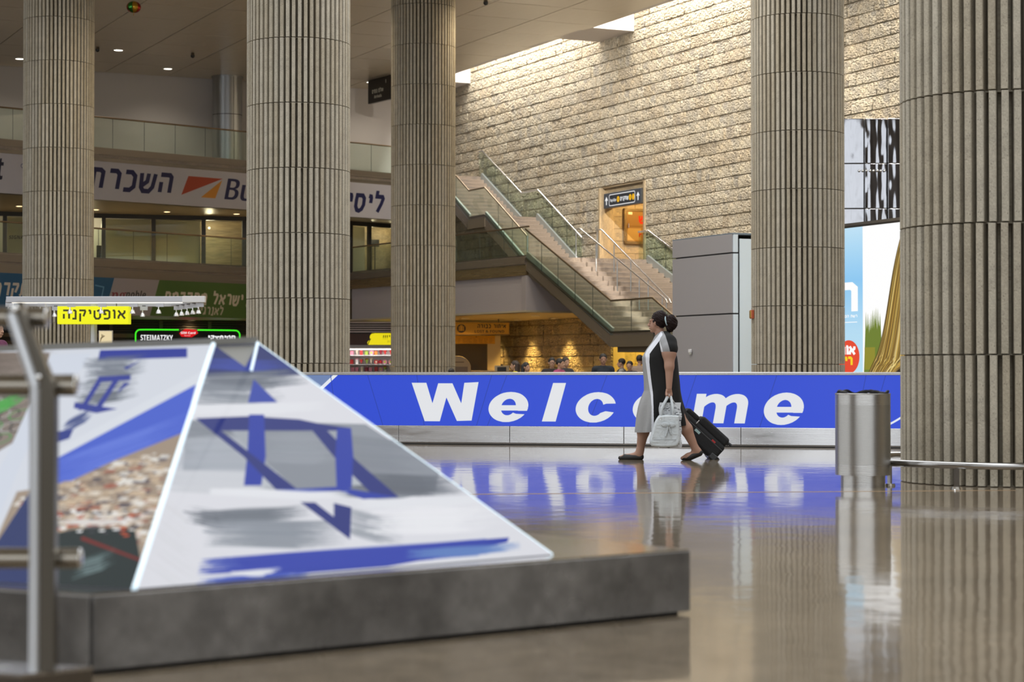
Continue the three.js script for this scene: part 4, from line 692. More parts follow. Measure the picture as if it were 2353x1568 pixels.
{ // sweet shop between the columns: shelves full of wrapped gifts, yellow sign, louvres
  const z = 75.6, x0 = xAt(786, z), x1 = xAt(925, z), w = x1 - x0, t = thing('sweet_shop', 'brightly lit shop bay with shelves under a dark louvre band', 'shop', [x0, 0, -z]);
  part('back_wall', box(w, 2.9, .1, w / 2, 1.45, -.6), std(lin(.75, .68, .66), .6), t); part('side_wall', [box(.1, 2.9, .7, 0, 1.45, -.3), box(.1, 2.9, .7, w, 1.45, -.3)], std(lin(.4, .3, .25), .6), t);
  for (let i = 0; i < 5; i++) part('louvre', box(w, .045, .1, w / 2, 2.8 - i * .085, .12), std(lin(.03, .025, .02), .5), t);
  part('header', box(w, .48, .12, w / 2, yAt(779, z), .06), std(lin(.11, .05, .035), .5), t); part('header_rail', box(w, .1, .2, w / 2, yAt(797, z), .06), std(lin(.3, .28, .27), .4, .4), t);
  const ys = [yAt(855, z) - .2, yAt(855, z), yAt(838, z), yAt(817, z)];
  ys.forEach((y) => part('shelf', box(w - .1, .03, .42, w / 2, y, -.36), M.white, t));
  part('tube_lamp', box(w - .2, .03, .06, w / 2, yAt(803, z), -.05), M.lampGlow(new THREE.Color(1, .93, .88), 5), t);
  areaLight(new THREE.Color(1, .92, .86), 9, w - .2, .15, new V3(x0 + w / 2, yAt(803, z) - .03, -z - .02), new V3(x0 + w / 2, 0, -z - .25));
  const s = thing('blob_sign', 'yellow cloud shaped sign with black exclamation marks over the sweet shop', 'sign', [xAt(846, z), yAt(793, z), -z + .23]);
  const sh = new THREE.Shape(); sh.moveTo(0, 0); sh.lineTo(1.3, 0); sh.lineTo(1.3, .44); sh.lineTo(.24, .44); sh.quadraticCurveTo(.17, .5, .13, .4); sh.quadraticCurveTo(.04, .32, .1, .2); sh.quadraticCurveTo(-.06, .12, 0, 0);
  part('panel', new THREE.ExtrudeGeometry(sh, { depth: .05, bevelEnabled: false }).translate(0, 0, -.056), std(lin(.6, .5, .02), .5), s);
  const g = new THREE.ShapeGeometry(sh); { const u = g.attributes.uv, q = g.attributes.position; for (let i = 0; i < u.count; i++) u.setXY(i, q.getX(i) / 1.3, q.getY(i) / .48); }
  part('lit_face', g, std(0x222200, .5, 0, { emissive: 0xffffff, emissiveMap: canvasTex(416, 154, (x) => { x.fillStyle = '#f4e112'; x.fillRect(0, 0, 416, 154); hebrew(x, 'חגים!!!', 345, 40, 44, 10, '#241e04', .1, 1, .3); hebrew(x, 'מתנות', 330, 104, 22, 4, '#b3a020', 0, 1, .3); x.strokeStyle = '#1c1804'; x.lineWidth = 9; x.beginPath(); x.moveTo(2, 150); x.quadraticCurveTo(20, 100, 36, 80); x.moveTo(40, 16); x.lineTo(76, 12); x.stroke(); }), emissiveIntensity: .9 }), s);
  // the goods, one by one
  const cols = [['red', lin(.6, .03, .03)], ['orange', lin(.75, .2, .03)], ['pink', lin(.75, .25, .35)], ['cream', lin(.75, .65, .5)], ['dark red', lin(.25, .01, .03)], ['lime green', lin(.35, .5, .06)], ['white', lin(.8, .78, .78)]], q = rng(77);
  const kinds = ['wrapped_bouquet', 'gift_bag', 'sweet_jar', 'rosette'], mats = cols.map((c) => std(c[1], .45));
  const shelfName = ['lowest', 'lower', 'middle', 'top'];
  ys.forEach((y, r) => { for (let i = 0; i < 9; i++) {
    const x = xAt(806 + i * 11 + q() * 3, z), ci = Math.floor(q() * cols.length), ki = Math.floor(q() * 4), h = .16 + q() * .08, c2 = mats[(ci + 3) % cols.length];
    const o = thing(kinds[ki], `${cols[ci][0]} ${kinds[ki].replace('_', ' ')} on the ${shelfName[r]} shelf of the sweet shop`, ki === 1 ? 'bag' : ki === 2 ? 'jar' : ki === 0 ? 'bouquet' : 'rosette', [x, y + .015, -z - .3 - q() * .06 + (ki > 1 ? .05 : 0)], q() * .5 - .25, 'goods on the sweet shop shelves');
    if (ki === 0) { part('wrapper', new THREE.ConeGeometry(.075, h, 12, 1, false).rotateX(Math.PI).translate(0, h / 2, 0), mats[ci], o); for (let k = 0; k < 5; k++) part('blossom', ball(.034, .04 * Math.cos(k * 1.26), h + .01, .04 * Math.sin(k * 1.26), 1, 1, 1, 8), c2, o); }
    else if (ki === 1) { part('bag', rbox(.13, h * .8, .07, 0, h * .4, 0, .012, 1), mats[ci], o); part('handle', new THREE.TorusGeometry(.035, .006, 6, 14, Math.PI).translate(0, h * .8, 0), c2, o); }
    else if (ki === 2) { part('jar', cyl(.06, .055, h * .8, 0, h * .4, 0, 16), mats[ci], o); part('lid', cyl(.064, .064, .03, 0, h * .8 + .015, 0, 16), c2, o); }
    else { part('disc', cyl(.082, .082, .03, 0, 0, 0, 20).rotateX(Math.PI / 2).translate(0, .085, .02), mats[ci], o); part('centre', cyl(.04, .04, .04, 0, 0, 0, 16).rotateX(Math.PI / 2).translate(0, .085, .025), c2, o); part('stand', box(.05, .02, .08, 0, .01, .0), mats[6], o); }
  } });
}
{ // lost property sign, desk panel, notice
  const z = 71.6, x0 = xAt(985, z), x1 = xAt(1171, z), w = x1 - x0, y0 = yAt(769.5, z), y1 = yAt(741, z), t = thing('lost_property_sign', 'amber hanging sign with a suitcase emblem reading lost and found', 'sign', [x0, y0, -z]);
  const kx = (px) => (xAt(px, z) - x0) / w * 1536;
  const tex = canvasTex(1536, 230, (x, W2, H2) => { x.fillStyle = '#a87818'; x.fillRect(0, 0, W2, H2); x.strokeStyle = '#7a5510'; x.lineWidth = 6; x.strokeRect(6, 6, W2 - 12, H2 - 12); const c = kx(1060); x.fillStyle = '#2a1c06'; x.beginPath(); x.arc(c, 115, 84, 0, 7); x.fill(); x.fillStyle = '#a87818'; x.fillRect(c - 52, 70, 104, 92); x.fillStyle = '#2a1c06'; x.fillRect(c - 34, 70, 6, 92); x.fillRect(c + 28, 70, 6, 92); x.strokeStyle = '#c8921c'; x.lineWidth = 8; x.strokeRect(c - 18, 52, 36, 20); hebrew(x, 'איתור כבודה', kx(1163), 40, 62, 16, '#2a1c06', 0, 1.05, .22); latin(x, 'LOST & FOUND', kx(1090), 196, 'bold 70px sans-serif', '#2a1c06', 0, (kx(1163) - kx(1090)) / 520, 0); });
  part('case', rbox(w, y1 - y0, .16, w / 2, (y1 - y0) / 2, -.09, .01), M.bronze, t); part('face', new THREE.PlaneGeometry(w - .02, y1 - y0 - .02).translate(w / 2, (y1 - y0) / 2, .0), std(0xffffff, .5, 0, { map: tex, emissive: 0xffffff, emissiveMap: tex, emissiveIntensity: .12 }), t);
  for (const x of [.4, w - .4]) part('hanger', rod([x, y1 - y0, -.09], [x, SOFFIT_LOW - y0, -.09], .02, 8), M.steelDark, t);
  const b = thing('lost_property_booth', 'plain wall of the lost property booth with a yellow notice strip', 'booth', [xAt(900, 73.6), 0, -73.6]);
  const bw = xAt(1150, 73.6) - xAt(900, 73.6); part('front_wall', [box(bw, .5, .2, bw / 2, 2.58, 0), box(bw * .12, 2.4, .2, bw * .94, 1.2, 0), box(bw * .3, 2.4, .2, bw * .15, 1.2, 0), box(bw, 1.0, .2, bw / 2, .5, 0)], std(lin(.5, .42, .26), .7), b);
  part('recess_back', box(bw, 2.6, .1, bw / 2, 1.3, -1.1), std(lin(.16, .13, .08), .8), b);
  part('counter', rbox(bw, .05, .5, bw / 2, 1.02, .1, .01), M.bronze, b);
  part('notice_strip', new THREE.PlaneGeometry(bw * .5, .3).translate(bw * .7, 2.17, .11), std(0xffffff, .6, 0, { map: canvasTex(512, 96, (x) => { x.fillStyle = '#c9951f'; x.fillRect(0, 0, 512, 96); x.strokeStyle = '#8b6512'; x.lineWidth = 2; for (const k of [60, 150, 250, 390]) { x.beginPath(); x.moveTo(k, 26); x.lineTo(k, 92); x.stroke(); } x.beginPath(); x.moveTo(0, 26); x.lineTo(512, 26); x.moveTo(0, 92); x.lineTo(512, 92); x.stroke(); x.fillStyle = '#7d5c14'; for (let i = 0; i < 40; i++) x.fillRect(8 + (i % 10) * 50, 38 + Math.floor(i / 10) * 13, 18 + hash2(i, 1, 1) * 22, 3); x.fillRect(330, 8, 12, 12); }) }), b);
  const n = thing('arched_notice', 'low arched notice stand beside the lost property booth', 'notice', [xAt(1052, 70), 0, -70]);
  const sh = new THREE.Shape(); sh.moveTo(-.44, 0); sh.lineTo(.44, 0); sh.lineTo(.44, 1.2); sh.quadraticCurveTo(.36, 1.5, 0, 1.54); sh.quadraticCurveTo(-.36, 1.5, -.44, 1.2); sh.closePath();
  part('board', new THREE.ExtrudeGeometry(sh, { depth: .06, bevelEnabled: true, bevelSize: .01, bevelThickness: .01, bevelSegments: 1 }), std(lin(.36, .28, .17), .5), n);
  part('panel', box(.7, .5, .02, 0, .92, .075), std(lin(.14, .10, .06), .4), n); part('lettering', box(.44, .03, .01, 0, 1.33, .072), std(lin(.12, .08, .04), .6), n);
  const m = thing('counter_terminal', 'small terminal with a dark screen on a stand before the stone wall', 'terminal', [xAt(1153, 66), 0, -66]);
  part('stand', rbox(.36, 1.0, .3, 0, .5, 0, .02), std(lin(.42, .33, .2), .5), m); part('frame', rbox(.48, .2, .06, 0, 1.1, 0, .01), std(lin(.5, .42, .28), .5), m); part('screen', rbox(.3, .14, .02, 0, 1.08, .03, .005), M.black, m); part('camera_knob', cyl(.04, .04, .05, 0, 1.22, 0, 12), M.black, m);
}
{ // hanging sign under the hall ceiling, foil balloon, ceiling cameras
  const p = W(-10.2, 6.6, CEIL), t = thing('hanging_sign', 'black hanging sign with small white letters under the hall ceiling', 'sign', at(851, 187, 77.4).setY(CEIL), -1.0);
  part('case', rbox(1.9, .92, .12, .85, -.47, 0, .01), std(lin(.05, .042, .036), .3), t);
  part('face', new THREE.PlaneGeometry(1.86, .88).translate(.85, -.47, .063), std(0xffffff, .35, 0, { map: canvasTex(512, 240, (x) => { x.fillStyle = '#2c2722'; x.fillRect(0, 0, 512, 240); hebrew(x, 'אולם נוסעים'.replace(/ם/g, 'ס'), 330, 110, 34, 8, '#f4efe2', 0, 1, .2); latin(x, 'Arrivals', 130, 200, 'bold 44px sans-serif', '#f4efe2'); x.fillStyle = '#f4efe2'; x.fillRect(380, 28, 10, 36); }) }), t);
  for (const x of [.3, 1.4]) part('hanger', cyl(.02, .02, .02, x, -.01, 0, 8), M.steelDark, t);
  const b = thing('foil_balloon', 'shiny red, green and gold foil balloon caught under the hall ceiling', 'balloon', at(305, 9, 60.4).setY(CEIL - .27));
  const cols = [lin(.5, .03, .02), lin(.05, .25, .04), lin(.6, .35, .04), lin(.35, .02, .02)];
  for (let i = 0; i < 8; i++) part('gore', new THREE.SphereGeometry(.22, 6, 14, i * Math.PI / 4, Math.PI / 4).scale(1, .82, 1), std(cols[i % 4], .12, .85), b);
  part('tail', cyl(.006, .012, .08, 0, -.21, 0, 6), std(cols[2], .3, .5), b);
  for (const [px, py] of [[441, 126], [1116, 2], [222, 112]]) { const d = (CEIL - EYE) * F / (HORIZON - py + 6), c = thing('ceiling_camera', 'small dark dome camera under the hall ceiling', 'camera', at(px, py, d).setY(CEIL), 0, 'dome cameras under the hall ceiling'); part('mount', cyl(.05, .07, .09, 0, -.045, 0, 14), M.steelDark, c); part('dome', ball(.075, 0, -.11, 0, 1, 1, 1, 14), std(lin(.03, .03, .03), .1), c); }
}
// ------------------------------------------------------------------ the lit pyramid on its steel pedestal in the foreground
const planeHit = (P, n, px, py) => { const r = new V3((px - CX) / F, (HORIZON - py) / F, -1), o = new V3(0, EYE, 0); return o.clone().addScaledVector(r, P.clone().sub(o).dot(n) / r.dot(n)); };
{
  const pts = [[-1.373, -6.55], [.72, -8.2], [-1.39, -10.87], [-3.9, -10.9], [-4.08, -8.0]], ox = -1.373, oz = -6.55, loc = pts.map(([x, z]) => [x - ox, z - oz]);
  const t = thing('steel_pedestal', 'low brushed steel pedestal carrying the lit pyramid', 'pedestal', [ox, 0, oz]);
  const worn = new THREE.MeshStandardMaterial({ color: lin(.46, .44, .42), metalness: .25, roughness: .45, roughnessMap: smudge, map: dataTex(512, (x, y) => { const n = fbm(x * 3, y * 3, 3, 5, 301), f = fbm(x * 24, y * 24, 24, 3, 302); return grey(.66 + .5 * (n - .5) + .16 * (f - .5)); }, true), bumpMap: brushedBump, bumpScale: .0006 });
  part('recessed_base', slab(loc.map(([x, z]) => [x * .985 - .012, z * .985 - .02]), 0, .02), M.black, t);
  part('top_plate', slab(loc, .235, .265), M.pedTop = std(lin(.6, .6, .6), .18, 1, { roughnessMap: smudge }), t);
  const side = (a, b) => { const A = new V3(a[0], 0, a[1]), B = new V3(b[0], 0, b[1]), L = A.distanceTo(B), d = B.clone().sub(A).normalize(); const g = rbox(L - .004, .243, .03, 0, 0, 0, .004, 1), u = g.attributes.uv, p = g.attributes.position; for (let i = 0; i < u.count; i++) u.setXY(i, p.getX(i) / 1.4, p.getY(i) / 1.4); return g.rotateY(Math.atan2(-d.z, d.x)).translate((A.x + B.x) / 2, .136, (A.z + B.z) / 2); };
  for (let i = 0; i < 5; i++) part('side_plate', side(loc[i], loc[(i + 1) % 5]), worn, t);
}
{
  const B = new V3(-1.256, .268, -6.67), C = new V3(.161, .268, -7.94), T1 = new V3(-1.261, 1.1057, -8.45), L0 = new V3(-1.7587, .268, -6.8763);
  const nR = C.clone().sub(B).cross(T1.clone().sub(B)).normalize(), nL = T1.clone().sub(B).cross(L0.clone().sub(B)).normalize();
  const o = B.clone().setY(.265), t = thing('lit_pyramid', 'large lit pyramid printed with a painted blue star flag and a seaside town', 'light display', o), loc = (p) => p.clone().sub(o);
  const T2 = planeHit(B, nR, 592, 788), Vn = planeHit(B, nR, 577, 853), L1 = B.clone().lerp(L0, 4.2), T0 = planeHit(B, nL, 0, 808), T0x = T1.clone().lerp(T0, 1.75);
  function printed(name, n, corners, W2, H2, draw) {
    const e1 = corners[1].clone().sub(corners[0]).normalize(), e2 = n.clone().cross(e1).normalize(); if (e2.y < 0) e2.negate();
    const uv = corners.map((c) => { const v = c.clone().sub(B); return [v.dot(e1), v.dot(e2)]; }), u0 = Math.min(...uv.map((a) => a[0])), u1 = Math.max(...uv.map((a) => a[0])), v0 = Math.min(...uv.map((a) => a[1])), v1 = Math.max(...uv.map((a) => a[1]));
    const to = (px, py) => { const v = planeHit(B, n, px, py).sub(B); return [(v.dot(e1) - u0) / (u1 - u0) * W2, (1 - (v.dot(e2) - v0) / (v1 - v0)) * H2]; };
    const tex = canvasTex(W2, H2, (x) => draw(x, to, W2, H2));
    return part(name, poly(corners.map(loc), uv.map(([a, b]) => [(a - u0) / (u1 - u0), (b - v0) / (v1 - v0)])), new THREE.MeshPhysicalMaterial({ color: 0x202020, roughness: .6, specularIntensity: .25, emissive: 0xffffff, emissiveMap: tex, emissiveIntensity: .84 }), t);
  }
  const path = (x, to, pts, fill) => { x.fillStyle = fill; x.beginPath(); pts.forEach((p, i) => { const q = to(...p); i ? x.lineTo(...q) : x.moveTo(...q); }); x.closePath(); x.fill(); };
  // rough brush: many thin strokes between two picture points
  const brush = (x, to, a, b, width, n, color, alpha, seed) => { for (let i = 0; i < n * 1.6; i++) { const q = hash2(i, 1, seed), r = hash2(i, 2, seed), s = hash2(i, 3, seed), u = hash2(i, 4, seed), dy = (q - .5) * width, k = r * .45, l = 1 - s * .45, w = (u - .5) * 14, pt = (t, o) => to(a[0] + (b[0] - a[0]) * t, a[1] + (b[1] - a[1]) * t + dy + o); x.globalAlpha = alpha * (.35 + .65 * u); x.strokeStyle = color; x.lineCap = 'round'; x.lineWidth = 1.5 + 6 * s * s; x.beginPath(); x.moveTo(...pt(k - .08, 0)); x.quadraticCurveTo(...pt((k + l) / 2, w), ...pt(l + .08, (s - .5) * 9)); x.stroke(); } x.globalAlpha = 1; x.lineCap = 'butt'; };
  printed('printed_panel', nR, [B, C, T2, Vn, T1], 1536, 1100, (x, to, w, h) => {
    x.fillStyle = '#e6e7ee'; x.fillRect(0, 0, w, h);
    path(x, to, [[470, 790], [600, 780], [690, 862], [450, 868]], '#202c70');
    brush(x, to, [440, 835], [680, 842], 24, 60, '#3346a8', .5, 1); brush(x, to, [430, 880], [690, 868], 40, 120, '#6d7480', .55, 2); brush(x, to, [420, 905], [640, 915], 50, 90, '#8a919c', .5, 3);
    path(x, to, [[583, 872], [638, 925], [570, 926]], '#3248b0');
    brush(x, to, [400, 942], [730, 936], 22, 110, '#eceef4', .8, 4);
    path(x, to, [[430, 965], [840, 975], [1010, 1085], [1000, 1130], [900, 1150], [640, 1130], [420, 1090]], '#969ca6'); brush(x, to, [410, 1000], [700, 1000], 60, 160, '#868c96', .4, 5); brush(x, to, [390, 1060], [660, 1050], 110, 320, '#b4bac4', .4, 18); brush(x, to, [700, 1050], [1000, 1080], 120, 320, '#868c96', .4, 6); brush(x, to, [380, 1105], [640, 1110], 50, 200, '#d5d8df', .55, 7);
    brush(x, to, [800, 1110], [1060, 1118], 44, 200, '#646a75', .32, 9);
    const s = '#232f80', k = '#243bac';
    path(x, to, [[607, 989], [700, 989], [768, 1048], [775, 1121], [684, 1128], [611, 1060]], '#8f959f'); brush(x, to, [600, 1030], [790, 1030], 70, 120, '#9fa5af', .35, 19); path(x, to, [[530, 990], [571, 990], [570, 1028]], '#aab0b9'); path(x, to, [[735, 984], [775, 984], [774, 1012]], '#a4aab3'); path(x, to, [[603, 1088], [640, 1120], [602, 1116]], '#c4c9d1'); path(x, to, [[810, 1086], [850, 1114], [809, 1116]], '#bcc2ca');
    path(x, to, [[450, 962], [574, 957], [688, 964], [735, 974], [806, 984], [806, 990], [490, 990]], s);
    path(x, to, [[573, 953], [607, 953], [611, 1048], [601, 1116], [561, 1116], [569, 1044]], k); path(x, to, [[450, 962], [494, 979], [601, 1061], [688, 1128], [641, 1132], [561, 1050]], s);
    path(x, to, [[701, 969], [741, 979], [822, 1061], [917, 1143], [862, 1143], [768, 1050]], s); path(x, to, [[775, 984], [807, 984], [812, 1048], [808, 1123], [774, 1123], [771, 1048]], k); path(x, to, [[632, 1126], [775, 1119], [917, 1143], [835, 1147], [780, 1128], [640, 1136]], k);
    brush(x, to, [500, 1130], [780, 1140], 14, 110, '#eef0f6', .8, 8); brush(x, to, [840, 1158], [1130, 1148], 16, 100, '#eceef4', .8, 10);
    brush(x, to, [460, 1190], [700, 1178], 30, 140, '#717883', .3, 11); brush(x, to, [430, 1180], [540, 1200], 40, 40, '#5c626d', .35, 20); brush(x, to, [490, 1225], [780, 1228], 60, 260, '#8d949f', .3, 12); brush(x, to, [770, 1190], [920, 1225], 60, 120, '#8d949f', .3, 28); brush(x, to, [860, 1200], [1140, 1190], 60, 90, '#f4f5fa', .6, 13);
    path(x, to, [[691, 1154], [725, 1155], [768, 1188], [768, 1156], [808, 1166], [805, 1240]], s);
    path(x, to, [[505, 1270], [540, 1290], [755, 1272], [956, 1252], [1170, 1235], [1166, 1246], [989, 1284], [889, 1302], [688, 1318], [594, 1320]], k); brush(x, to, [500, 1300], [1080, 1262], 36, 260, '#2a3fb2', .5, 14); brush(x, to, [470, 1338], [700, 1320], 14, 60, '#3c55c0', .6, 15); brush(x, to, [950, 1272], [1180, 1258], 18, 80, '#5f84c8', .5, 16); brush(x, to, [540, 1318], [640, 1312], 8, 40, '#eceef4', .8, 29);
    brush(x, to, [340, 1210], [460, 1290], 200, 40, '#dcdde2', .5, 17);
  });
  printed('printed_panel', nL, [B, L1, T0x, T1], 1536, 1100, (x, to, w, h) => {
    x.fillStyle = '#dfe4ee'; x.fillRect(0, 0, w, h);
    // photograph of parked bicycles
    path(x, to, [[-400, 800], [115, 812], [60, 1000], [-40, 1060], [-400, 1100]], '#8d8076'); brush(x, to, [-200, 850], [110, 840], 60, 80, '#6f6258', .6, 21);
    for (let i = 0; i < 26; i++) { const q = to(-90 + (i % 7) * 22 + hash2(i, 1, 3) * 8, 925 + Math.floor(i / 7) * 28); x.strokeStyle = ['#222', '#3a9c3c', '#444', '#b9b9b9'][i % 4]; x.lineWidth = 4; x.beginPath(); x.arc(...q, 26, 0, 7); x.stroke(); } brush(x, to, [-60, 960], [60, 905], 26, 40, '#47ad44', .8, 22);
    path(x, to, [[118, 815], [210, 812], [60, 1040], [-60, 1330], [-140, 1330], [20, 1040]], '#dbe2ef');
    // flag painting
    path(x, to, [[230, 805], [430, 800], [430, 822], [225, 828]], '#2b3aa0'); brush(x, to, [200, 845], [330, 838], 46, 90, '#6e7683', .5, 23); brush(x, to, [180, 905], [310, 885], 60, 110, '#5e6672', .45, 24);
    path(x, to, [[225, 866], [300, 862], [300, 874], [228, 878]], '#2d3c9c'); path(x, to, [[228, 866], [238, 870], [195, 940], [180, 945]], '#2d3c9c'); path(x, to, [[262, 872], [275, 872], [228, 945], [214, 945]], '#2d3c9c'); path(x, to, [[285, 880], [300, 880], [268, 905]], '#2d3c9c'); path(x, to, [[172, 925], [270, 940], [222, 950], [170, 938]], '#2d3c9c');
    path(x, to, [[285, 845], [325, 828], [290, 850]], '#2d3c9c'); brush(x, to, [150, 985], [210, 950], 26, 50, '#3b4a86', .6, 25);
    path(x, to, [[120, 995], [170, 985], [160, 1008], [118, 1022]], '#283a90');
    path(x, to, [[470, 850], [500, 860], [440, 890], [118, 1056], [118, 1040]], '#e4e9f2');
    // sky of the town view
    path(x, to, [[450, 884], [420, 1010], [300, 1100], [110, 1120], [112, 1064]], '#4a66d8'); brush(x, to, [140, 1085], [420, 985], 60, 120, '#6a84ea', .35, 26);
    // town and quay: warm and white blocks
    path(x, to, [[420, 995], [330, 1360], [-60, 1360], [40, 1130], [150, 1112], [260, 1060]], '#a89684');
    const pal = ['#e8dccb', '#d8c0a4', '#f4f2ee', '#8c7a6c', '#cbb498', '#a8604c', '#56505a', '#efe6da', '#b9a48c'];
    for (let i = 0; i < 900; i++) { const u = hash2(i, 1, 51), v = hash2(i, 2, 51), py = 1040 + v * 210, px = 60 + u * (345 - (py - 1040) * .28); if (py < 1118 - (px - 130) * .36) continue; const q = to(px, py), s = 4 + 16 * hash2(i, 3, 51); x.fillStyle = pal[Math.floor(hash2(i, 4, 51) * 9)]; x.globalAlpha = .8; x.fillRect(q[0], q[1], s * 1.6, s); } x.globalAlpha = 1;
    path(x, to, [[180, 1215], [310, 1212], [325, 1290], [330, 1370], [-200, 1370], [60, 1240]], '#1c2a2a'); path(x, to, [[-60, 1330], [70, 1130], [128, 1118], [128, 1215], [60, 1370], [-100, 1370]], '#24346c'); path(x, to, [[190, 1232], [340, 1290], [340, 1296], [186, 1240]], '#7a2018');
    for (let i = 0; i < 60; i++) { const q = to(130 + hash2(i, 1, 61) * 200, 1170 + hash2(i, 2, 61) * 60); x.fillStyle = ['#fff', '#e8e0d8', '#c6502a', '#3c3c44'][i % 4]; x.fillRect(q[0], q[1], 14, 8); } brush(x, to, [170, 1310], [260, 1280], 40, 40, '#8fa6a8', .4, 27);
    brush(x, to, [120, 1200], [330, 1196], 8, 24, '#e6e2de', .7, 28);
  });
  // closing faces, grey cap and the V-shaped tip, clear acrylic edges that glow
  const D = new V3(-1.4, .268, -9.95), G = new V3(-3.5, .268, -10), T3 = new V3(-1.5, 1.1, -8.95), capMat = std(lin(.23, .225, .205), .6);
  part('rear_panels', [poly([C, D, T3, T2].map(loc)), poly([D, G, T0x, T3].map(loc)), poly([G, L1, T0x].map(loc))], M.white, t);
  const up = new V3(0, .026, 0), lift = (p, k = 1) => p.clone().addScaledVector(up, k);
  part('cap', [poly([T1, T2, T3, T0x].map((p) => loc(lift(p)))), poly([lift(T1), lift(T2), T2, T1].map(loc)), poly([lift(T0x), lift(T1), T1, T0x].map(loc)), poly([lift(T2), lift(T3), T3, T2].map(loc)), poly([lift(T3), lift(T0x), T0x, T3].map(loc))], capMat, t);
  const inR = nR.clone().multiplyScalar(nR.y > 0 ? -.012 : .012); part('tip_plate', poly([T1, T2, Vn].map((p) => loc(p.clone().add(inR)))), capMat, t);
  const edge = std(lin(.6, .7, .74), .1, 0, { emissive: new THREE.Color(.62, .78, .9), emissiveIntensity: .7 }), eb = (a, b, r) => rod(loc(a).toArray(), loc(b).toArray(), r, 8);
  part('acrylic_edge_lights', [eb(B, T1, .011), eb(C, T2, .0035), eb(T2, Vn, .007)], edge, t);
  const c = B.clone().add(C).add(T1).multiplyScalar(1 / 3), nn = nR.y > 0 ? nR : nR.clone().negate(); areaLight(new THREE.Color(.85, .88, 1), .08, 1.1, .6, c.clone().addScaledVector(nn, .06), c.clone().addScaledVector(nn, 2));
}
{ // steel railing at the left edge, standing on a low plinth
  const p = new V3(-1.375, 0, -5.88), t = thing('steel_railing', 'steel railing with a bent flat post and three thick round rails before the pyramid', 'railing', p);
  const S = F / 5.88, X = (px) => (px - CX) / S - p.x, Y = (py) => EYE + (HORIZON - py) / S;
  const prof = (pts, w, th) => { const s = new THREE.Shape(pts.map((q) => new THREE.Vector2(...q))); return new THREE.ExtrudeGeometry(s, { depth: th, bevelEnabled: true, bevelSize: .004, bevelThickness: .004, bevelSegments: 2 }).translate(0, 0, -th / 2); };
  const post = [[X(82), .115], [X(128), .115], [X(128), Y(915)], [X(118), Y(870)], [X(47), Y(700)], [X(20), Y(712)], [X(82), Y(885)], [X(84), Y(915)]];
  M.railSteel = std(lin(.32, .29, .245), .22, 1); part('post', prof(post, 0, .05), std(lin(.10, .088, .07), .3, .8), t); part('post_highlight', [rod([X(86), .115, .03], [X(86), Y(890), .03], .016, 12), rod([X(86), Y(890), .03], [X(30), Y(722), .03], .016, 12)], std(lin(.62, .64, .67), .3, .6), t);  // highlight along the post painted as a pale strip on darkened metal
  for (const [py, r, px] of [[886, .032, 164], [1287, .031, 176], [728, .031, 96]]) { part('rail', [rod([-.9, Y(py), -.06], [X(px), Y(py), -.06], r, 24)], M.railSteel, t); part('rail_end', [ball(r, X(px), Y(py), -.06, .25, 1, 1, 16)], M.steelBright, t); }
  part('bolt', ball(.013, X(40), Y(712), .035), M.chrome, t); part('bolt', ball(.011, X(95), Y(868), .035), M.chrome, t);
  const c = new V3(-1.42, 0, -5.8), pl = thing('railing_plinth', 'low dark steel plinth under the railing post', 'plinth', c), d1 = new V3(.745, 0, -.668), d2 = new V3(-.93, 0, -.37);
  const q = [new V3(), d1.clone().multiplyScalar(.235), d1.clone().multiplyScalar(.235).addScaledVector(d2, .7), d2.clone().multiplyScalar(.7)];
  part('body', slab(q.map((v) => [v.x, v.z]), 0, .105), M.steelDark, pl); part('top_plate', slab(q.map((v) => [v.x * 1.01, v.z * 1.01]), .105, .115), M.steel, pl);
}
// ------------------------------------------------------------------ people: bodies meshed from distance fields
function capsule(p, a, b, r1, r2) { const bx = b[0] - a[0], by = b[1] - a[1], bz = b[2] - a[2], px = p[0] - a[0], py = p[1] - a[1], pz = p[2] - a[2], l = bx * bx + by * by + bz * bz, h = l ? Math.max(0, Math.min(1, (px * bx + py * by + pz * bz) / l)) : 0; return Math.hypot(px - bx * h, py - by * h, pz - bz * h) - (r1 + (r2 - r1) * h); }
function ellipsoid(p, c, r) { const x = (p[0] - c[0]) / r[0], y = (p[1] - c[1]) / r[1], z = (p[2] - c[2]) / r[2], k = Math.hypot(x, y, z), g = Math.hypot(x / r[0], y / r[1], z / r[2]); return g > 1e-6 ? k * (k - 1) / g : -Math.min(...r); }
const smin = (a, b, k) => { const h = Math.max(k - Math.abs(a - b), 0) / k; return Math.min(a, b) - h * h * k / 4; };
// prims: ['c', a, b, r1, r2] or ['e', centre, radii]; a fourth/last number in front of the list is the blend width
function field(prims, k = .03, grow = 0) {
  return (p) => { let d = 9; for (const q of prims) { let v; if (q[0] === 'c') v = capsule(p, q[1], q[2], q[3], q[4]); else if (q[0] === 'e') v = ellipsoid(p, q[1], q[2]); else if (q[0] === '-') { d = -smin(-d, ellipsoid(p, q[1], q[2]), q[3] ?? .01); continue; } d = d > 8 ? v : smin(d, v, q.k ?? k); } return d - grow; };
}
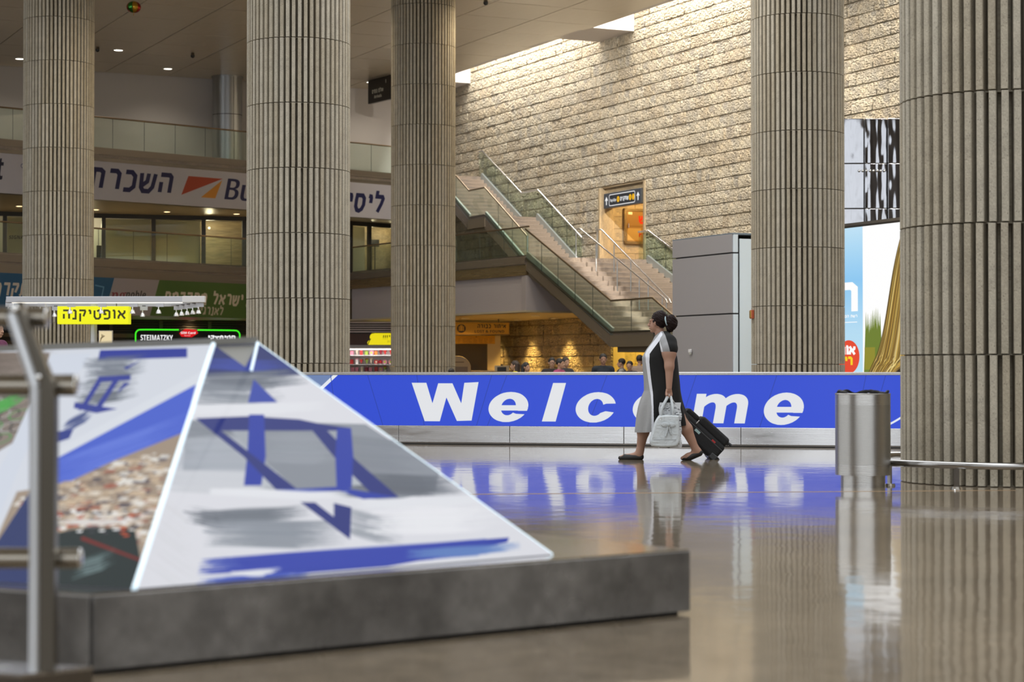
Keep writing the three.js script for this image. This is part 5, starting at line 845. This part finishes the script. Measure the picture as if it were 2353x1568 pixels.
// surface nets
function netMesh(f, lo, hi, cell) {
  const n = [0, 1, 2].map((i) => Math.ceil((hi[i] - lo[i]) / cell) + 1), [nx, ny, nz] = n, V = new Float32Array(nx * ny * nz), id = (i, j, k) => (k * ny + j) * nx + i;
  for (let k = 0; k < nz; k++) for (let j = 0; j < ny; j++) for (let i = 0; i < nx; i++) V[id(i, j, k)] = f([lo[0] + i * cell, lo[1] + j * cell, lo[2] + k * cell]);
  const at3 = new Int32Array(nx * ny * nz).fill(-1), P = [], N = [], I = [], E = [[0, 1], [0, 2], [0, 4], [1, 3], [1, 5], [2, 3], [2, 6], [3, 7], [4, 5], [4, 6], [5, 7], [6, 7]];
  for (let k = 0; k < nz - 1; k++) for (let j = 0; j < ny - 1; j++) for (let i = 0; i < nx - 1; i++) {
    const c = []; let m = 0; for (let q = 0; q < 8; q++) { c.push(V[id(i + (q & 1), j + ((q >> 1) & 1), k + (q >> 2))]); if (c[q] < 0) m |= 1 << q; } if (m === 0 || m === 255) continue;
    let x = 0, y = 0, z = 0, s = 0; for (const [a, b] of E) if ((c[a] < 0) !== (c[b] < 0)) { const t = c[a] / (c[a] - c[b]); x += (a & 1) + ((b & 1) - (a & 1)) * t; y += ((a >> 1) & 1) + (((b >> 1) & 1) - ((a >> 1) & 1)) * t; z += (a >> 2) + ((b >> 2) - (a >> 2)) * t; s++; }
    at3[id(i, j, k)] = P.length / 3; const p = [lo[0] + (i + x / s) * cell, lo[1] + (j + y / s) * cell, lo[2] + (k + z / s) * cell]; P.push(...p);
    const e = cell * .5, g = [f([p[0] + e, p[1], p[2]]) - f([p[0] - e, p[1], p[2]]), f([p[0], p[1] + e, p[2]]) - f([p[0], p[1] - e, p[2]]), f([p[0], p[1], p[2] + e]) - f([p[0], p[1], p[2] - e])], l = Math.hypot(...g) || 1; N.push(g[0] / l, g[1] / l, g[2] / l);
  }
  const quad = (a, b, c, d, flip) => { if (a < 0 || b < 0 || c < 0 || d < 0) return; flip ? I.push(a, c, b, a, d, c) : I.push(a, b, c, a, c, d); };
  for (let k = 1; k < nz - 1; k++) for (let j = 1; j < ny - 1; j++) for (let i = 1; i < nx - 1; i++) {
    const v = V[id(i, j, k)] < 0;
    if (v !== V[id(i + 1, j, k)] < 0) quad(at3[id(i, j - 1, k - 1)], at3[id(i, j, k - 1)], at3[id(i, j, k)], at3[id(i, j - 1, k)], !v);
    if (v !== V[id(i, j + 1, k)] < 0) quad(at3[id(i - 1, j, k - 1)], at3[id(i - 1, j, k)], at3[id(i, j, k)], at3[id(i, j, k - 1)], !v);
    if (v !== V[id(i, j, k + 1)] < 0) quad(at3[id(i - 1, j - 1, k)], at3[id(i, j - 1, k)], at3[id(i, j, k)], at3[id(i - 1, j, k)], !v);
  }
  const g = new THREE.BufferGeometry(); g.setAttribute('position', new THREE.Float32BufferAttribute(P, 3)); g.setAttribute('normal', new THREE.Float32BufferAttribute(N, 3)); g.setAttribute('uv', new THREE.Float32BufferAttribute(new Float32Array(P.length / 3 * 2), 2)); g.setIndex(I); return g;
}
function netOf(prims, cell, k = .03, grow = 0) {
  const lo = [9, 9, 9], hi = [-9, -9, -9]; for (const q of prims) { if (q[0] === '-') continue; const pts = q[0] === 'c' ? [[q[1], Math.max(q[3], q[4])], [q[2], Math.max(q[3], q[4])]] : [[q[1], Math.max(...q[2])]]; for (const [c, r] of pts) for (let i = 0; i < 3; i++) { lo[i] = Math.min(lo[i], c[i] - r); hi[i] = Math.max(hi[i], c[i] + r); } }
  const m = grow + k * .4 + cell * 2.5; return netMesh(field(prims, k, grow), lo.map((v) => v - m), hi.map((v) => v + m), cell);
}
const skinMat = (c) => new THREE.MeshPhysicalMaterial({ color: c, roughness: .55, sheen: .2, bumpMap: fineGrain, bumpScale: .0008 });
// head in its own axes: looks along +z, chin low at y = -0.11, crown at +0.11
function headPrims(s = 1) {
  return [['e', [0, .02, -.012], [.074, .092, .092]], ['e', [0, -.035, .022], [.056, .075, .062]], ['e', [0, -.092, .052], [.026, .02, .024]], ['c', [0, .005, .078], [0, -.03, .098], .009, .014], ['c', [-.012, -.034, .09], [.012, -.034, .09], .009, .009], ['c', [-.02, -.058, .079], [.02, -.058, .079], .008, .008], ['c', [-.02, -.066, .077], [.02, -.066, .077], .008, .008], ['c', [-.038, .022, .066], [.038, .022, .066], .012, .012],
    ['-', [-.031, .004, .088], [.017, .012, .016], .012], ['-', [.031, .004, .088], [.017, .012, .016], .012], ['e', [-.031, .002, .068], [.013, .012, .012]], ['e', [.031, .002, .068], [.013, .012, .012]],
    ['e', [-.075, -.008, -.004], [.012, .032, .02]], ['e', [.075, -.008, -.004], [.012, .032, .02]]];
}
function place(prims, m4) { const v = new V3(), s = m4.getMaxScaleOnAxis(); return prims.map((q) => { const f = (p) => v.set(...p).applyMatrix4(m4).toArray(); if (q[0] === 'c') return Object.assign(['c', f(q[1]), f(q[2]), q[3] * s, q[4] * s], { k: q.k }); return [q[0], f(q[1]), q[2].map((r) => r * s), ...q.slice(3)]; }); }
// hand: palm along -y from the wrist at the origin, thumb side +z, palm facing +x; curl in radians per joint
function handPrims(curl = .9, thumb = .5) {
  const out = [['c', [0, 0, 0], [0, -.03, 0], .024, .024], ['c', [0, -.03, .022], [0, -.075, .03], .014, .013], ['c', [0, -.03, .008], [0, -.08, .011], .014, .013], ['c', [0, -.03, -.008], [0, -.078, -.009], .014, .013], ['c', [0, -.03, -.02], [0, -.07, -.027], .013, .012]];
  const fing = [[.03, -.078, [.036, .024, .02]], [.011, -.083, [.04, .027, .022]], [-.009, -.08, [.038, .025, .021]], [-.027, -.072, [.029, .02, .018]]];
  for (const [z, y, seg] of fing) { let a = curl * .7, p = [0, y, z]; for (const [i, l] of seg.entries()) { const q = [p[0] + Math.sin(a) * l, p[1] - Math.cos(a) * l, p[2]]; out.push(Object.assign(['c', p, q, .0092 - i * .0008, .0086 - i * .0009], { k: .006 })); p = q; a += curl; } }
  let p = [.006, -.025, .024], a = [.35 + thumb * .6, -1.0, .55 - thumb * .3]; for (const l of [.036, .03, .024]) { const n = Math.hypot(...a), q = p.map((v, i) => v + a[i] / n * l); out.push(Object.assign(['c', p, q, .0115, .0098], { k: .008 })); p = q; a = [a[0] + .35, a[1], a[2] - .25]; }
  return out;
}
// seated or standing onlooker, facing +z, hips at the seat
function onlooker(o) {
  const t = thing('person', o.label, 'person', [o.x, o.base ?? 0, o.z], o.turn, undefined), s = o.scale ?? 1; t.scale.setScalar(s);
  const st = !!o.standing, hy = st ? .9 : .53, c = 0.52 + hy - .53, ch = hy + .36, sh = hy + .5, hd = hy + .67;
  const legs = [], arms = [], hands = []; for (const k of [-1, 1]) {
    if (st) legs.push(['c', [k * .09, hy, 0], [k * .1, .48, .02], .085, .058], ['c', [k * .1, .48, .02], [k * .1, .1, -.02], .055, .04]); else legs.push(['c', [k * .09, hy, 0], [k * .11, .5, .42], .085, .06], ['c', [k * .11, .5, .42], [k * .11, .1, .4], .056, .04]);
    const sp = [k * .18, sh - .03, -.01], el = o.arms === 'crossed' ? [k * .24, sh - .27, .08] : [k * .24, sh - .3, -.02], ha = o.arms === 'crossed' ? [-k * .06, sh - .2, .2] : st ? [k * .25, sh - .54, .06] : [k * .13, hy + .07, .28];
    arms.push(['c', sp, el, .05, .04], ['c', el, ha, .038, .026]); const dir = new V3(...ha).sub(new V3(...el)).normalize(), m = new THREE.Matrix4().compose(new V3(...ha), new THREE.Quaternion().setFromUnitVectors(new V3(0, -1, 0), dir), new V3(1, 1, 1)); hands.push(...place(handPrims(.5), m));
  }
  const torso = [['e', [0, hy + .02, -.01], [.155, .13, .11]], ['e', [0, hy + .2, 0], [.145, .16, .1]], ['e', [0, ch, 0], [.165, .15, .11]], ['c', [-.15, sh - .02, -.01], [.15, sh - .02, -.01], .06, .06]];
  const hm = new THREE.Matrix4().makeRotationY(o.headTurn ?? 0).setPosition(0, hd + .02, .02), head = place(headPrims(), hm), neck = ['c', [0, sh - .02, -.01], [0, hd - .05, 0], .052, .046];
  const feet = [-1, 1].map((k) => ['c', st ? [k * .1, .05, -.04] : [k * .11, .05, .38], st ? [k * .11, .035, .13] : [k * .12, .035, .54], .04, .034]);
  const body = [netOf([...torso, ...legs, ...arms, neck, ...feet], .018, .035), netOf([neck, ...head], .007, .012), netOf(hands, .007, .008)];
  part('body', body.map((g) => g), skinMat(o.skin ?? lin(.42, .24, .15)), t);
  part('shirt', netOf([...torso, ...arms.filter((a, i) => i % 2 === 0 || o.longSleeves), ['c', [0, sh, -.01], [0, sh + .015, -.01], .058, .05]], .018, .035, .014), std(o.shirt, .85, 0, { bumpMap: fineGrain, bumpScale: .002 }), t);
  part('trousers', netOf([torso[0], ...legs], .018, .035, .02), std(o.trousers ?? lin(.03, .035, .06), .85), t);
  part('shoes', netOf(feet, .012, .01, .008), M.black, t);
  const hair = [['e', [0, .038, -.018], [.083, .092, .098]], ['-', [0, -.03, .085], [.075, .085, .075], .02], ...(o.hair === 'long' ? [['c', [-.05, .03, -.06], [-.08, -.22, -.05], .05, .035], ['c', [.05, .03, -.06], [.08, -.22, -.05], .05, .035], ['c', [0, .0, -.08], [0, -.26, -.09], .06, .05]] : o.hair === 'bun' ? [['e', [0, .05, -.12], [.045, .045, .045]]] : [])];
  part('hair', netOf(place(hair, hm), .009, .02), std(o.hairColor ?? lin(.012, .008, .006), .55), t);
  if (o.glasses) part('glasses', [-1, 1].map((k) => new THREE.TorusGeometry(.022, .003, 6, 18).translate(k * .031, .004, .098)).concat(rod([-.01, .006, .1], [.01, .006, .1], .003, 6)).map((g) => g.applyMatrix4(hm)), M.black, t);
  if (o.strap) part('backpack_strap', tubeOf([[.12, sh - .32, .1], [.13, sh - .1, .13], [.12, sh + .05, .02], [.12, sh - .05, -.13], [.1, sh - .3, -.15]], .02, 24, 6), M.black, t);
  return t;
}
function seatFor(x, z, turn, h) { const s = thing('waiting_seat', 'plain steel waiting seat hidden behind the welcome barrier', 'seat', [x, 0, z], turn, 'seats behind the barrier'); part('seat_pan', rbox(.46, .04, .44, 0, h - .02, 0, .015), M.steelDark, s); for (const [a, b] of [[-1, -1], [-1, 1], [1, -1], [1, 1]]) part('leg', cyl(.018, .018, h - .04, a * .19, (h - .04) / 2, b * .17, 8), M.steelDark, s); return s; }
{
  const Lf = -Math.PI / 2, list = [
    { px: 1184, top: 828, d: 45, turn: Lf, hair: 'long', hairColor: lin(.035, .018, .01), shirt: lin(.55, .45, .02), label: 'seated girl in a yellow top with long brown hair looking left' },
    { px: 1208, top: 832, d: 44, turn: .7, hair: 'long', shirt: lin(.02, .02, .025), headTurn: .2, label: 'seated girl with long black hair beside the girl in yellow' },
    { px: 1268, top: 821, d: 45.5, turn: .1, hair: 'bun', arms: 'crossed', longSleeves: true, glasses: true, shirt: lin(.03, .022, .02), label: 'seated woman in dark clothes with glasses and folded arms' },
    { px: 1286, top: 823, d: 44.2, turn: 1.1, hair: 'short', shirt: lin(.36, .06, .14), longSleeves: true, label: 'seated person in a pink shirt turned away beside the woman with folded arms' },
    { px: 1299, top: 820, d: 46.3, turn: .6, hair: 'short', arms: 'crossed', shirt: lin(.04, .038, .04), hairColor: lin(.03, .02, .015), label: 'seated man in dark grey behind the person in pink' },
    { px: 1386, top: 812, d: 44.5, turn: .05, hair: 'short', shirt: lin(.012, .016, .022), skin: lin(.3, .16, .1), label: 'man in a black T-shirt waiting below the stair landing' },
    { px: 1429, top: 823, d: 50, turn: Lf - .2, hair: 'short', shirt: lin(.28, .27, .25), strap: true, label: 'boy in a grey shirt with a black backpack strap' },
    { px: 1447, top: 829, d: 48, turn: -.3, hair: 'short', shirt: lin(.04, .035, .04), label: 'boy in dark clothes beside the backpack boy' },
    { px: 1470, top: 815, d: 49, turn: 2.6, hair: 'short', shirt: lin(.33, .24, .18), label: 'man in a tan shirt seen from behind below the landing' },
    { px: 1037, top: 846, d: 42, turn: 2.8, hair: 'bun', shirt: lin(.02, .02, .02), label: 'person with dark hair whose head just shows over the barrier by the slender column' },
  ];
  for (const o of list) { const y = yAt(o.top, o.d), s = y / 1.352, x = xAt(o.px, o.d); onlooker({ ...o, x, z: -o.d, scale: s }); seatFor(x, -o.d, o.turn, .385 * s); }
  onlooker({ x: xAt(-10, 27), z: -27, turn: 1.2, standing: true, hair: 'long', hairColor: lin(.02, .01, .01), shirt: lin(.14, .03, .08), longSleeves: true, scale: .98, label: 'standing person in a plum coloured top behind the steel railing' });
}
// ------------------------------------------------------------------ the woman walking past the barrier (looks along -x; +z faces the viewer)
{
  const d = 22.5, P0 = new V3(xAt(1520, d), 0, -d), t = thing('person', 'woman in a black, white and grey dress walking with bags and a suitcase', 'person', P0);
  const skin = skinMat(lin(.37, .205, .14));
  // body
  const torso = [['e', [.0, .93, 0], [.17, .16, .17]], ['e', [-.02, 1.1, 0], [.165, .17, .16]], ['e', [.01, 1.26, 0], [.1, .12, .16]], ['c', [.03, 1.335, -.14], [.03, 1.335, .14], .055, .055]];
  const near = [['c', [.04, 1.32, .19], [.066, 1.2, .255], .076, .08], ['c', [.066, 1.2, .255], [.066, 1.05, .285], .074, .052], ['c', [.066, 1.05, .285], [.06, .81, .305], .05, .031]];
  const far = [['c', [.045, 1.32, -.19], [.1, 1.14, -.255], .07, .052], ['c', [.1, 1.14, -.255], [.155, .86, -.27], .05, .03]];
  const legF = [['c', [-.02, .88, -.09], [-.135, .5, -.085], .11, .07], ['c', [-.135, .5, -.085], [-.2, .32, -.085], .064, .069], ['c', [-.2, .32, -.085], [-.237, .1, -.085], .066, .04], ['c', [-.237, .1, -.085], [-.24, .05, -.085], .04, .036], ['c', [-.25, .055, -.085], [-.4, .03, -.085], .038, .03], ['c', [-.4, .03, -.085], [-.46, .022, -.085], .03, .022]];
  const legB = [['c', [.03, .88, .09], [.18, .5, .09], .11, .07], ['c', [.18, .5, .09], [.27, .35, .09], .064, .068], ['c', [.27, .35, .09], [.372, .13, .09], .066, .039], ['c', [.372, .13, .09], [.4, .1, .09], .038, .034], ['c', [.405, .095, .09], [.29, .045, .09], .036, .033], ['c', [.29, .045, .09], [.225, .024, .09], .032, .022]];
  const hm = new THREE.Matrix4().makeRotationY(-Math.PI / 2 - .42).multiply(new THREE.Matrix4().makeRotationX(-.02)).setPosition(-.048, 1.545, 0).scale(new V3(1.03, 1.03, 1.03));
  const neck = ['c', [.012, 1.35, 0], [-.03, 1.47, 0], .066, .056];
  const handN = place(handPrims(1.15, .9), new THREE.Matrix4().makeRotationY(-Math.PI / 2).setPosition(.06, .815, .305)), handF = place(handPrims(1.2, .9), new THREE.Matrix4().compose(new V3(.155, .86, -.27), new THREE.Quaternion().setFromEuler(new THREE.Euler(0, Math.PI, .3)), new V3(1, 1, 1)));
  part('body', [netOf([...torso, ...near, ...far, ...legF, ...legB, neck], .011, .03), netOf([neck, ...place(headPrims(), hm)], .0035, .01), netOf([near[2], ...handN], .004, .008), netOf([far[1], ...handF], .004, .008)], skin, t);
  // dress: lofted rings; columns give front, back and half width at each height
  const prof = [[1.445, -.02, .085, .075], [1.425, -.045, .1, .14], [1.39, -.075, .12, .2], [1.328, -.105, .135, .222], [1.25, -.165, .152, .222], [1.154, -.219, .176, .224], [1.06, -.214, .187, .222], [.98, -.206, .194, .222], [.906, -.2, .202, .226], [.78, -.195, .214, .238], [.67, -.236, .232, .246], [.6, -.256, .25, .25], [.5, -.274, .28, .252], [.42, -.285, .3, .252], [.34, -.295, .305, .25]];
  const sample = (y) => { if (y >= prof[0][0]) return prof[0]; for (let i = 0; i < prof.length - 1; i++) if (y >= prof[i + 1][0]) { const k = (prof[i][0] - y) / (prof[i][0] - prof[i + 1][0]); return prof[i].map((v, j) => v + (prof[i + 1][j] - v) * k); } return prof[prof.length - 1]; };
  const nv = 90, nu = 112, P = [], U = [], I = [];
  for (let j = 0; j <= nv; j++) for (let i = 0; i <= nu; i++) {
    const a = i / nu * 2 * Math.PI, v = j / nv, c = Math.cos(a), s = Math.sin(a), back = (c + 1) / 2, yHem = .312 + .105 * back * back, y = 1.445 + (yHem - 1.445) * v, q = sample(y), cx = (q[1] + q[2]) / 2, rx = (q[2] - q[1]) / 2, fold = Math.max(0, .85 - y) * .035 * Math.sin(a * 9 + y * 4) + Math.max(0, .7 - y) * .02 * Math.sin(a * 17 + 2);
    const ex = Math.sign(c) * Math.pow(Math.abs(c), .9), ez = Math.sign(s) * Math.pow(Math.abs(s), .9);
    P.push(cx + (rx + fold) * ex, y, (q[3] + fold) * ez); U.push(i / nu, 1 - v);
  }
  for (let j = 0; j < nv; j++) for (let i = 0; i < nu; i++) { const a = j * (nu + 1) + i, b = a + 1, c = a + nu + 1, e = c + 1; I.push(a, b, c, b, e, c); }
  const dg = new THREE.BufferGeometry(); dg.setAttribute('position', new THREE.Float32BufferAttribute(P, 3)); dg.setAttribute('uv', new THREE.Float32BufferAttribute(U, 2)); dg.setIndex(I); dg.computeVertexNormals();
  // cloth print: grey front panel, white stripe, black sides and back; edges given as x at heights
  const edge = [[1.43, -.02, .01], [1.36, -.075, -.02], [1.3, -.12, -.065], [1.24, -.165, -.11], [1.19, -.19, -.145], [1.1, -.186, -.149], [.955, -.166, -.135], [.73, -.136, -.109], [.6, -.124, -.104], [.42, -.126, -.102], [.3, -.13, -.104]];
  const em = (y, k) => { if (y >= edge[0][0]) return edge[0][k]; for (let i = 0; i < edge.length - 1; i++) if (y >= edge[i + 1][0]) { const f = (edge[i][0] - y) / (edge[i][0] - edge[i + 1][0]); return edge[i][k] + (edge[i + 1][k] - edge[i][k]) * f; } return edge[edge.length - 1][k]; };
  const tex = dataTex(1024, (u, v) => { const a = u * 2 * Math.PI, c = Math.cos(a), back = (c + 1) / 2, yHem = .312 + .105 * back * back, y = 1.445 + (yHem - 1.445) * (1 - v), q = sample(y), x = (q[1] + q[2]) / 2 + (q[2] - q[1]) / 2 * Math.sign(c) * Math.pow(Math.abs(c), .9); const knit = .03 * Math.sin(y * 520) + .05 * (hash2(Math.floor(u * 700), Math.floor(v * 700), 5) - .5); if (x < em(y, 1)) return grey(.60 + knit); if (x < em(y, 2)) return [.86, .87, .9]; return grey(.055 + knit * .15); }, true);
  part('dress', dg, std(0xffffff, .85, 0, { map: tex, side: THREE.DoubleSide, bumpMap: fineGrain, bumpScale: .001 }), t);
  // short sleeves
  const sleeveMap = canvasTex(128, 64, (x) => { x.fillStyle = '#0f0f10'; x.fillRect(0, 0, 128, 64); x.fillStyle = '#9a9a9c'; x.fillRect(0, 0, 56, 64); x.fillStyle = '#dddde2'; x.fillRect(0, 0, 12, 64); });
  for (const k of [1, -1]) {
    const g = netOf([['c', [.035, 1.378, k * .09], [.06, 1.315, k * .2], .07, .094], ['c', [.06, 1.315, k * .2], [.068, 1.25, k * .248], .094, .097]], .01, .02), n = g.attributes.position, u = g.attributes.uv;
    for (let i = 0; i < n.count; i++) u.setXY(i, Math.max(.01, Math.min(.99, (n.getX(i) - .062 - (1.3 - n.getY(i)) * .25) / .22 + .5)), .5);
    part('sleeve', g, std(0xffffff, .85, 0, { map: sleeveMap }), t);
  }
  // hair with a knot, pale hair band
  const hair = [['e', [0, .034, -.03], [.088, .098, .104]], ['-', [0, -.05, .09], [.085, .1, .085], .02], ['c', [0, .03, -.1], [0, -.0, -.14], .055, .06], ['e', [0, .0, -.168], [.062, .088, .055]], ['e', [0, -.055, -.15], [.045, .05, .045]]];
  const hg = netOf(place(hair, hm), .004, .018); { const p = hg.attributes.position, n = hg.attributes.normal; for (let i = 0; i < p.count; i++) { const x = p.getX(i), y = p.getY(i), z = p.getZ(i), s = fbm((x * 18 + z * 30) + 50, y * 90 + x * 60 + 40, 1e6, 3, 17) - .5, k = .014 * s + .01 * (fbm(x * 30 + 9, y * 30 + z * 30 + 9, 1e6, 2, 3) - .5); p.setXYZ(i, x + n.getX(i) * k, y + n.getY(i) * k, z + n.getZ(i) * k); } hg.computeVertexNormals(); }
  part('hair', hg, new THREE.MeshPhysicalMaterial({ color: lin(.014, .007, .006), roughness: .6, specularIntensity: .3, bumpMap: dataTex(128, (x, y) => grey(fbm(x * 40, y * 5, 40, 2, 7))), bumpScale: .002 }), t);
  part('hair_band', new THREE.TorusGeometry(.062, .0085, 8, 40).rotateX(.25).translate(0, .02, -.118).applyMatrix4(hm), std(lin(.45, .58, .62), .5), t);
  // flat black shoes
  const shoe = (pts) => netOf(pts, .006, .012);
  part('shoe', shoe([['c', [-.235, .032, -.085], [-.4, .025, -.085], .042, .04], ['c', [-.4, .025, -.085], [-.462, .02, -.085], .038, .022], ['-', [-.3, .085, -.085], [.085, .04, .032], .01]]), M.shoe = std(lin(.012, .011, .011), .5), t);
  part('shoe', shoe([['c', [.415, .085, .09], [.3, .035, .09], .041, .04], ['c', [.3, .035, .09], [.23, .022, .09], .038, .022], ['-', [.375, .13, .09], [.075, .045, .031], .01]]), M.shoe, t);

  // handbag hanging from the near hand
  const hb = thing('handbag', 'pale silver leather handbag with a bow hanging from the woman\'s hand', 'handbag', [P0.x, .17, P0.z + .41]);
  const leather = std(lin(.58, .62, .64), .38, .1, { bumpMap: roughHewn, bumpScale: .006 });
  { const sh = new THREE.Shape(); sh.moveTo(-.13, 0); sh.quadraticCurveTo(.0, -.02, .12, .0); sh.quadraticCurveTo(.15, .02, .148, .08); sh.lineTo(.142, .3); sh.quadraticCurveTo(.03, .31, -.05, .3); sh.quadraticCurveTo(-.1, .24, -.125, .1); sh.quadraticCurveTo(-.155, .03, -.13, 0);
    part('bag_body', new THREE.ExtrudeGeometry(sh, { depth: .07, bevelEnabled: true, bevelSize: .02, bevelThickness: .025, bevelSegments: 4, curveSegments: 16 }).translate(0, .02, -.035), leather, hb);
    for (const z of [-.035, .035]) part('strap', tubeOf([[-.04, .3, z], [-.025, .42, z * .8], [.045, .545, z * .3 - .07], [.06, .56, -.1], [.078, .54, z * .3 - .07], [.09, .42, z * .8], [.1, .3, z]], .015, 40, 8), leather, hb);
    part('bow', [ball(.036, .005, .24, .07, 1.3, .8, .4), ball(.036, .075, .235, .07, 1.3, .8, .4), ball(.02, .04, .238, .08)], leather, hb); part('bow_tail', [rod([.04, .235, .075], [.01, .11, .075], .012, 8), rod([.04, .235, .075], [.07, .13, .075], .012, 8)], leather, hb);
    part('ring', new THREE.TorusGeometry(.014, .003, 8, 18).translate(-.05, .305, .06), M.chrome, hb); part('seam', box(.25, .004, .006, .0, .075, .062), std(lin(.4, .43, .45), .5), hb); }
  const sb = thing('shopping_bag', 'printed white plastic shopping bag behind the silver handbag', 'shopping bag', [P0.x - .02, .15, P0.z + .315]);
  { const g = new THREE.BoxGeometry(.235, .5, .09, 12, 16, 3).translate(.09, .25, 0), p = g.attributes.position, q = rng(31); for (let i = 0; i < p.count; i++) { const y = p.getY(i), k = y / .5; p.setX(i, .09 + (p.getX(i) - .09) * (1.05 - .25 * Math.max(0, k - .75)) + .006 * Math.sin(y * 40)); p.setZ(i, p.getZ(i) * (1.1 - .8 * k) + .008 * Math.sin(y * 23 + p.getX(i) * 30)); } g.computeVertexNormals();
    part('bag', g, std(0xffffff, .3, 0, { map: canvasTex(256, 512, (x) => { x.fillStyle = '#c9cbce'; x.fillRect(0, 0, 256, 512); for (let i = 0; i < 260; i++) { x.fillStyle = ['#55585c', '#8b8f94', '#e8eaec', '#3c3e40'][i % 4]; x.globalAlpha = .75; x.fillRect(hash2(i, 1, 2) * 250, hash2(i, 2, 2) * 510, 6 + hash2(i, 3, 2) * 30, 3 + hash2(i, 4, 2) * 10); } x.globalAlpha = 1; }) }), sb);
    for (const x of [.02, .15]) part('handle', tubeOf([[x, .48, .01], [.07 + (x - .085) * .4, .56, .05], [.08, .585, -.005]], .006, 16, 6), std(lin(.6, .6, .62), .5), sb); }
  // suitcase, tilted on its wheels, pulled by the far hand
  const sc = thing('suitcase', 'black soft wheeled suitcase tilted and pulled behind the woman', 'suitcase', [P0.x + .69, 0, P0.z - .27]); const tilt = new THREE.Matrix4().makeRotationZ(.83).setPosition(0, .035, 0);
  const soft = std(lin(.010, .010, .011), .8, 0, { bumpMap: fineGrain, bumpScale: .003 }), A = (g) => g.applyMatrix4(tilt);
  // own axes: y up along the case, x across its thickness (front pocket to +x), z its width
  part('shell', A(rbox(.21, .62, .42, .0, .345, 0, .045, 4)), soft, sc); part('front_pocket', A(rbox(.11, .42, .38, .145, .26, 0, .04, 4)), soft, sc); part('upper_pocket', A(rbox(.07, .17, .36, .125, .56, 0, .03, 3)), soft, sc);
  part('zip', A(rbox(.012, .6, .424, .045, .345, 0, .004, 1)), std(lin(.05, .05, .055), .5), sc); part('corner_guard', A(rbox(.08, .1, .43, -.075, .075, 0, .02, 2)), std(lin(.02, .02, .022), .3), sc);
  for (const z of [-.16, .16]) { part('wheel', A(cyl(.036, .036, .03, 0, 0, 0, 24).rotateX(Math.PI / 2).translate(-.075, .02, z)), std(lin(.01, .01, .01), .5), sc); part('handle_tube', A(rod([-.07, .64, z * .5], [-.07, .86, z * .5], .007, 8)), M.chrome, sc); part('foot', A(cyl(.014, .018, .05, .16, .03, z, 10)), M.black, sc); }
  part('handle_grip', A(rod([-.07, .86, -.1], [-.07, .86, .1], .013, 10)), M.black, sc); part('carry_handle', A(tubeOf([[0, .65, -.07], [0, .685, -.04], [0, .685, .04], [0, .65, .07]], .012, 20, 8)), M.black, sc); part('zip_pull', A(rbox(.05, .012, .006, .1, .47, .215, .002, 1)), M.chrome, sc); part('logo_tag', A(rbox(.03, .07, .004, .02, .4, .212, .001, 1)), std(lin(.35, .5, .5), .5), sc); part('red_tag', A(rbox(.02, .05, .004, .06, .19, .213, .001, 1)), std(lin(.4, .02, .02), .5), sc);
}
renderer.render(scene, camera);
